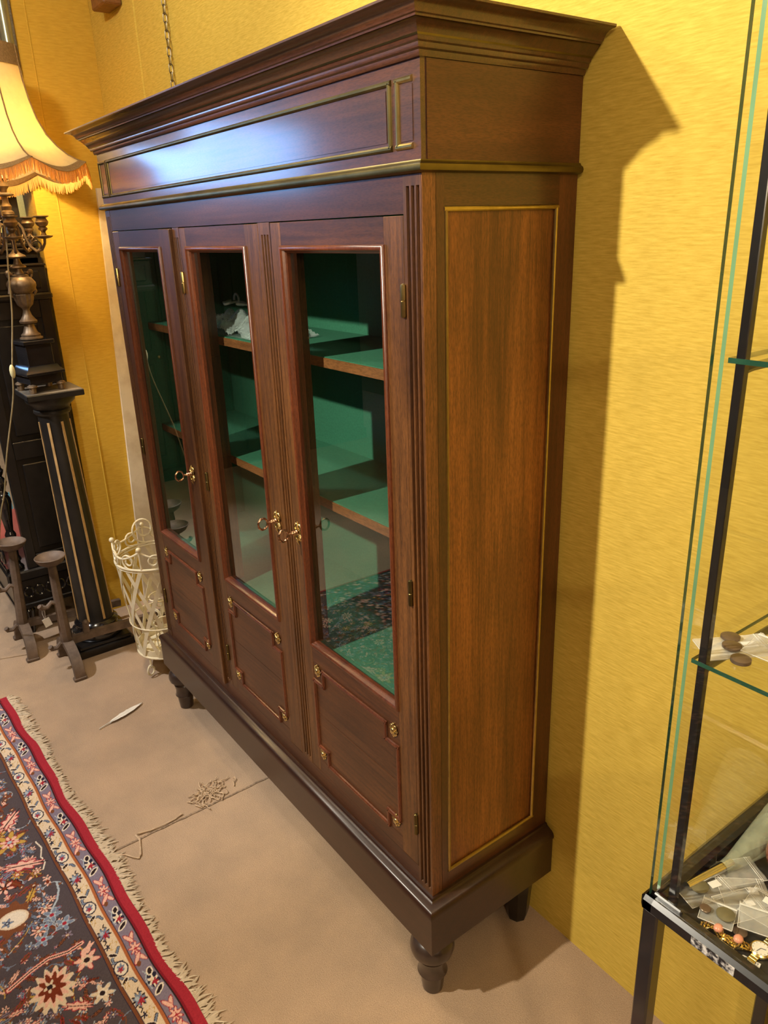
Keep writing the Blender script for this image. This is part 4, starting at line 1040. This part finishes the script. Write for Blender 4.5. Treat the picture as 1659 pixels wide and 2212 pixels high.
# ------------------------------------------------------------------ glass display case on the right
vx, vy, vz = .605, -.098, .933; vx1, vy1 = 1.10, .392
VC = thing('glass_display_case', 'glass display case on a black metal stand against the yellow wall', 'display case', (vx, vy, 0))
b = MB(); t = .026
b.box(vx, vx1, vy, vy + t, vz - .028, vz, .006); b.box(vx, vx1, vy1 - t, vy1, vz - .028, vz, .006)
b.box(vx, vx + t, vy, vy1, vz - .028, vz, .006); b.box(vx1 - t, vx1, vy, vy1, vz - .028, vz, .006)
b.build('top_frame', STEELBLK, VC)
for ax, ay in ((vx + .004, vy + .004), (vx1 - .03, vy + .004), (vx + .004, vy1 - .03), (vx1 - .03, vy1 - .03)):
    MB().box(ax, ax + .026, ay, ay + .026, 0, vz - .024, .003).build('leg', STEELBLK, VC)
tz = .908
MB().box(vx + .02, vx1 - .02, vy + .02, vy1 - .02, tz - .012, tz).build('tray_floor', TRAYM, VC)
b = MB(); b.box(vx + .014, vx + .060, vy + .012, vy + .0185, vz - .004, vz + .006, .002); b.box(vx + .014, vx + .0185, vy + .012, vy + .060, vz - .004, vz + .006, .002); b.build('corner_clip', STEELBLK, VC)
gz = 2.25; gi = .010; gt = .005
def pane(name, x0, x1, y0, y1, z0, z1, em):
    b = MB(); b.mi = 0; b.box(x0, x1, y0, y1, z0, z1)
    o = b.build(name, [VGLASS, em], VC, smooth=False)
    # narrow faces take the dark green edge
    dims = (x1 - x0, y1 - y0, z1 - z0); th = min(range(3), key=lambda i: dims[i])
    for f in o.data.polygons:
        if abs(f.normal[th]) < .5: f.material_index = 1
    return o
part_label(pane('front_pane', vx + gi, vx1 - gi, vy + gi - .002, vy + gi + gt, vz - .002, gz, EDGE), 'front sheet of glass')
part_label(pane('side_pane', vx + gi + .0005, vx + gi + gt + .0005, vy + gi + gt + .012, vy1 - gi, vz - .002, gz, EDGEL), 'side sheet of glass')
pane('back_pane', vx + gi + .007, vx1 - gi, vy1 - gi - gt, vy1 - gi, vz - .002, gz, EDGE)
pane('far_pane', vx1 - gi - gt, vx1 - gi - .0005, vy + gi + gt + .001, vy1 - gi - gt - .001, vz - .002, gz, EDGE)
qx, qy = vx + .036, vy + .030
def post(cx, cy):
    b = MB(); b.box(cx - .0055, cx + .0055, cy - .0055, cy + .0055, tz, gz - .02, .001); return b.build('post', STEELBLK, VC)
post(qx, qy); post(vx1 - .036, qy); post(qx, vy1 - .03); post(vx1 - .036, vy1 - .03)
for sz in (1.335, 1.722):
    for xx in (qx, vx1 - .036):
        b = MB(); b.tube([(xx, qy, sz - .014), (xx, qy + .02, sz - .012), (xx, vy1 - .04, sz - .012)], .0055, 8); b.build('shelf_bracket', STEELBLK, VC)
    pane('glass_shelf', vx + .022, vx1 - .022, vy + .024, vy1 - .025, sz - .006, sz, EDGE)
b = MB(); b.box(vx + .086, vx + .150, vy - .0009, vy + .001, vz - .021, vz - .006)
st = b.build('worn_sticker', mat('worn_silver_sticker', (.02, .02, .025, 1), (.70, .68, .66, 1), 90, stretch=(1, 1, 1), rough=.3, lo=.45, hi=.62), VC); part_label(st, 'scuffed silver sticker on the front rail')

# zip bags and what lies with them on the tray
def bag(cx, cy, z, w, l, rz, tilt, label, zip_=True, sticker=True):
    root = thing('zip_bag', label, 'plastic bag', (cx, cy, z), rz, 'clear zip bags in the display case')
    root.rotation_euler = (tilt[0], tilt[1], rz)
    b = MB(); rs = random.Random(int(cx * 1e5) ^ int(cy * 1e5)); nx, ny = 10, 8
    f = [rs.uniform(-1, 1) for _ in range(6)]
    top = [[(-w / 2 + w * i / nx, -l / 2 + l * j / ny, .0022 + .0016 * math.sin(i * .9 + f[0] * 3) * math.sin(j * .8 + f[1] * 3) + .0012 * math.sin(PI * i / nx) * math.sin(PI * j / ny)) for j in range(ny + 1)] for i in range(nx + 1)]
    bot = [[(p[0], p[1], .0003) for p in row] for row in top]
    b.grid(top); b.grid(bot); b.build('film', BAG, root, local=True, sharp=60)
    if zip_:
        b = MB(); b.tube([(-w / 2, l * .36, .003), (w / 2, l * .36, .003)], .0007, 5); b.tube([(-w / 2, l * .40, .003), (w / 2, l * .40, .003)], .0005, 5)
        b.tube([(-w / 2, -l / 2, .002), (w / 2, -l / 2, .002)], .0005, 5); b.tube([(-w / 2, -l / 2, .002), (-w / 2, l / 2, .002)], .0004, 5); b.tube([(w / 2, -l / 2, .002), (w / 2, l / 2, .002)], .0004, 5)
        b.build('zip_strip', PAPER, root, local=True)
    if sticker:
        b = MB(); b.box(-w * .12, w * .14, l * .08, l * .28, .0044, .0049, .0002); b.build('sticker', PAPER, root, local=True)
    return root
TB = [(.662, .072, .048, .072, -.50, 'zip bag farthest back on the tray, by the amber glass'),
      (.651, .004, .046, .086, -.32, 'zip bag lying leftmost on the tray beside the rolled film'),
      (.691, .040, .050, .070, -.75, 'zip bag lying across the leftmost bag, with a bent sticker'),
      (.703, .012, .050, .066, -.42, 'zip bag in the middle of the heap'),
      (.690, -.030, .046, .044, .35, 'small zip bag at the near edge behind the gold bracelet'),
      (.727, .030, .050, .062, .10, 'zip bag at the right of the heap toward the back'),
      (.732, -.002, .046, .048, .45, 'zip bag nearest the gold watch')]
for i, (cx, cy, w, l, rz, lb) in enumerate(TB):
    bag(cx, cy, tz + .0012 + .0032 * i * .8, w, l, rz, (.02, -.01), lb, True, i in (1, 2, 3, 5))
def disc(cx, cy, z, r, m, label, h=.003, tilt=(0, 0)):
    b = MB(); b.lathe([(r * .9, 0), (r, .0006), (r, h - .0008), (r * .88, h)], n=28)
    o = b.build('flat_disc', m, local=True); o.location = (cx, cy, z); o.rotation_euler = (tilt[0], tilt[1], 0); return tag(o, label, 'disc', 'flat round discs in the display case')
disc(.644, -.004, tz + .0082, .014, OLIVE, 'dull round lens showing through the leftmost zip bag')
disc(.700, -.027, tz + .0155, .013, OLIVE, 'olive round lens in the small bag behind the bracelet')
disc(.723, -.026, tz + .0025, .010, DISC, 'brownish round disc between bracelet and watch')
disc(.676, -.040, tz + .0155, .008, DISC, 'brownish round disc at the near edge of the bags')
# gold bracelet with two pink stones
br = thing('gold_bracelet', 'gold link bracelet with two pink stones on the black tray', 'bracelet', (.715, -.05, tz))
b = MB(); rs = random.Random(6)
p0, p1 = Vector((.687, -.057, tz + .005)), Vector((.741, -.046, tz + .005))
for k in range(16):
    t = k / 15; c = p0.lerp(p1, t) + Vector((0, .0045 * math.sin(t * 7), .002 * math.sin(t * 11)))
    b.tube([c + Vector((.0048 * math.cos(a), .0062 * math.sin(a), .0024 * math.cos(2 * a + k))) for a in [2 * PI * i / 12 for i in range(12)]], .0014, 5, closed=True)
    for q in range(3): b.ball(c + Vector((rs.uniform(-.005, .005), rs.uniform(-.006, .006), .001 + rs.uniform(-.002, .003))), .0019, n=6)
b.build('chain_links', GBRASS, br)
for t in (.30, .80):
    c = p0.lerp(p1, t) + Vector((0, .004, .005)); b = MB(); b.ball(c, .0066, (1, 1.15, .8), 14); part_label(b.build('stone', PINK, br), 'polished pink stone')
wt = thing('gold_watch', 'round gold wristwatch with a cream dial on the black tray', 'watch', (.756, -.031, tz))
b = MB(); b.lathe([(.0125, 0), (.0145, .002), (.0145, .005), (.0125, .0068), (.0112, .006)], (.756, -.031, tz), 32); b.ball((0.7705, -.031, tz + .0035), .002, n=8); b.build('case', GBRASS, wt)
b = MB(); b.lathe([(.0002, .0062), (.0113, .0062), (.0113, .0055)], (.756, -.031, tz), 32, cap=False); dl = b.build('dial', DIAL, wt)
b = MB(); b.bar([(.756, -.031, tz + .0066), (.762, -.028, tz + .0066)], .0008, .0003); b.bar([(.756, -.031, tz + .0067), (.7545, -.0395, tz + .0067)], .0006, .0003)
for k in range(12): b.bar([(.756 + .0092 * math.cos(k * PI / 6), -.031 + .0092 * math.sin(k * PI / 6), tz + .0064), (.756 + .0104 * math.cos(k * PI / 6), -.031 + .0104 * math.sin(k * PI / 6), tz + .0064)], .0006, .0003)
b.build('hands', INK, dl)
for sg in (-1, 1):
    b = MB()
    for k in range(5): b.box(.7505 - .0, .7615, -.031 + sg * (.0145 + .0052 * k) - .0022, -.031 + sg * (.0145 + .0052 * k) + .0022, tz + .0006, tz + .0036, .0007)
    b.build('strap_link', GBRASS, wt)
# handwritten price tag
pt_ = thing('price_tag', 'white price tag with handwriting in front of the gold watch', 'tag', (.758, -.0585, tz + .001), .25)
b = MB(); b.prism([(-.012, -.0065), (.011, -.0065), (.011, .0065), (-.012, .0065), (-.016, .003), (-.016, -.003)], 0, .0006, 'z'); b.build('card', PAPER, pt_, local=True)
def text_mesh(txt, size, name, m, parent, loc, rot):
    cu = bpy.data.curves.new(name, 'FONT'); cu.body = txt; cu.size = size; cu.align_x = 'CENTER'; cu.align_y = 'CENTER'; cu.extrude = .00005
    o = bpy.data.objects.new(name, cu); COL.objects.link(o)
    dg = bpy.context.evaluated_depsgraph_get(); me = bpy.data.meshes.new_from_object(o.evaluated_get(dg)); bpy.data.objects.remove(o)
    k = bpy.data.objects.new(name, me); COL.objects.link(k); me.materials.clear(); me.materials.append(m); k.parent = parent; k.location = loc; k.rotation_euler = rot; return k
text_mesh('Bo 149', .0062, 'handwriting', INK, pt_, (0, .003, .00085), (0, 0, 0)); text_mesh('20 €', .0062, 'handwriting', INK, pt_, (.002, -.003, .00085), (0, 0, 0))
b = MB(); b.tube([(-.014, 0, .001), (-.022, .003, .003), (-.030, .012, .002), (-.036, .020, .003)], .0004, 5); b.build('string', PAPER, pt_, local=True)
# rolled film
rl = thing('rolled_film', 'roll of pale plastic film with a bright metal end lying on the tray', 'film roll', (.64, .08, tz))
a_, c_ = Vector((.632, -.018, tz + .0085)), Vector((.650, .075, tz + .0095)); e_ = Vector((.674, .26, tz + .046))
b = MB(); b.tube([a_, a_.lerp(c_, .5), c_], .0075, 16); b.build('metal_tube', CHROME, rl)
b = MB(); b.tube([c_.lerp(a_, .2), c_, c_.lerp(e_, .3), c_.lerp(e_, .6), e_], [.009, .012, .022, .032, .042], 18, cap=False); b.build('film_sleeve', SHEETF, rl)
b = MB(); b.ball((.708, .126, tz + .039), .038, (.8, .8, 1), 28); b.lathe([(.018, 0), (.020, .003), (.014, .006), (.012, .010)], (.708, .126, tz + .0005), 24)
tag(b.build('amber_glass', AMBER, origin=(.704, .126, tz)), 'round amber glass ornament at the right of the zip bags', 'glass ornament')
# shelf with bagged discs
z = 1.3355
bg = bag(.650, -.008, z, .052, .095, -.62, (.05, .0), 'zip bag of brown discs on the glass shelf', True, True)
bg.children[0].data.materials[0] = film('milky_bag_film', (.80, .79, .72, 1), .5)
disc(.634, .004, z + .0035, .0125, DISC, 'upper brown disc in the bag on the glass shelf', .004)
disc(.648, -.016, z + .0035, .0125, DISC, 'lower brown disc in the bag on the glass shelf', .004)
disc(.672, -.036, z + .0005, .0125, DISC, 'shiny brown disc lying alone on the glass shelf', .006)
bag(.685, .01, z + .006, .05, .06, .1, (.03, .04), 'crumpled zip bag at the right of the glass shelf', True, True)

# ------------------------------------------------------------------ unseen wardrobe, added so the door glass reflects something dark
WRX = -4.75
WR = thing('unseen_wardrobe', 'dark brown panelled wardrobe out of view, added for dark reflections in the bookcase door glass', 'wardrobe', (WRX - .25, -1.9, 0))
DW = wood('dark_oak', (.012, .007, .004, 1), (.035, .020, .011, 1), 'z', rough=.4, coat=.2)
wy0, wy1 = -3.1, -.62
MB().box(WRX - .5, WRX, wy0, wy1, .06, 1.92).build('body', DW, WR)
MB().box(WRX - .5, WRX + .02, wy0 - .02, wy1 + .02, 0, .10, .006).build('plinth', DW, WR)
b = MB(); b.box(WRX - .5, WRX + .03, wy0 - .03, wy1 + .03, 1.92, 1.96, .006); b.box(WRX - .5, WRX + .06, wy0 - .06, wy1 + .06, 1.96, 2.0, .01); b.build('cornice', DW, WR)
for k in range(4):
    ya = wy0 + .03 + k * .61; dd = MB().box(WRX - .002, WRX + .018, ya, ya + .585, .13, 1.88, .003).build('door', DW, WR)
    for z0, z1 in ((.22, .95), (1.05, 1.79)): MB().box(WRX + .018, WRX + .028, ya + .09, ya + .495, z0, z1, .008).build('panel', DW, dd)
    b = MB(); b.ball((WRX + .036, ya + (.05 if k % 2 else .535), 1.0), .016, n=10); b.build('knob', BRASS, dd)

# ------------------------------------------------------------------ light
def spot(name, loc, target, energy, col, angle, blend, size):
    l = bpy.data.lights.new(name, 'SPOT'); l.energy = energy; l.color = col; l.spot_size = math.radians(angle); l.spot_blend = blend; l.shadow_soft_size = size
    o = bpy.data.objects.new(name, l); COL.objects.link(o); o.location = loc
    o.rotation_euler = (Vector(target) - Vector(loc)).to_track_quat('-Z', 'Y').to_euler(); return o
def point(name, loc, energy, col, size):
    l = bpy.data.lights.new(name, 'POINT'); l.energy = energy; l.color = col; l.shadow_soft_size = size
    o = bpy.data.objects.new(name, l); COL.objects.link(o); o.location = loc; return o
WARM = (1, .83, .58); NEUT = (1, .91, .74); AMB = (1, .60, .24)
spot('ceiling_lamp_key', (-.50, -1.95, 2.92), (.25, .3, 1.35), 330, NEUT, 84, .75, .035)
point('standing_lamp_near', (2.2, -1.0, 2.08), 54, WARM, .06)
point('ceiling_lamp_near', (1.75, -1.2, 2.9), 45, WARM, .06)
spot('daylight_fill_left', (-2.3, -1.7, 3.0), (-2.3, -.6, 0), 260, (.95, .96, 1), 62, .5, .05)  # added spot standing in for cool daylight on the left floor
point('upper_wall_fill', (-1.35, -.70, 2.98), 36, (1, .95, .86), .06)  # added fill that brightens the wall above the bookcase
point('passage_fill', (-5.6, .0, 2.7), 70, (.92, .96, 1), .1)  # added fill, out of view, whitens the background past the carved cabinet
point('table_lamp_bulb', (lx + .05, ly, 2.26), 46, (1, .74, .38), .03)
wd = bpy.data.worlds.new('world'); S.world = wd; wd.use_nodes = True
wd.node_tree.nodes['Background'].inputs[0].default_value = (1, .85, .65, 1); wd.node_tree.nodes['Background'].inputs[1].default_value = .05
S.view_settings.view_transform = 'Standard'; S.view_settings.look = 'None'; S.view_settings.gamma = 1; S.view_settings.use_curve_mapping = False
S.view_settings.exposure = 0.2
try:
    cy = S.cycles; cy.max_bounces = 8; cy.diffuse_bounces = 3; cy.glossy_bounces = 4; cy.transmission_bounces = 6; cy.transparent_max_bounces = 16
    cy.use_adaptive_sampling = True; cy.adaptive_threshold = .035; cy.use_denoising = True; cy.caustics_reflective = False; cy.caustics_refractive = False
except Exception: pass
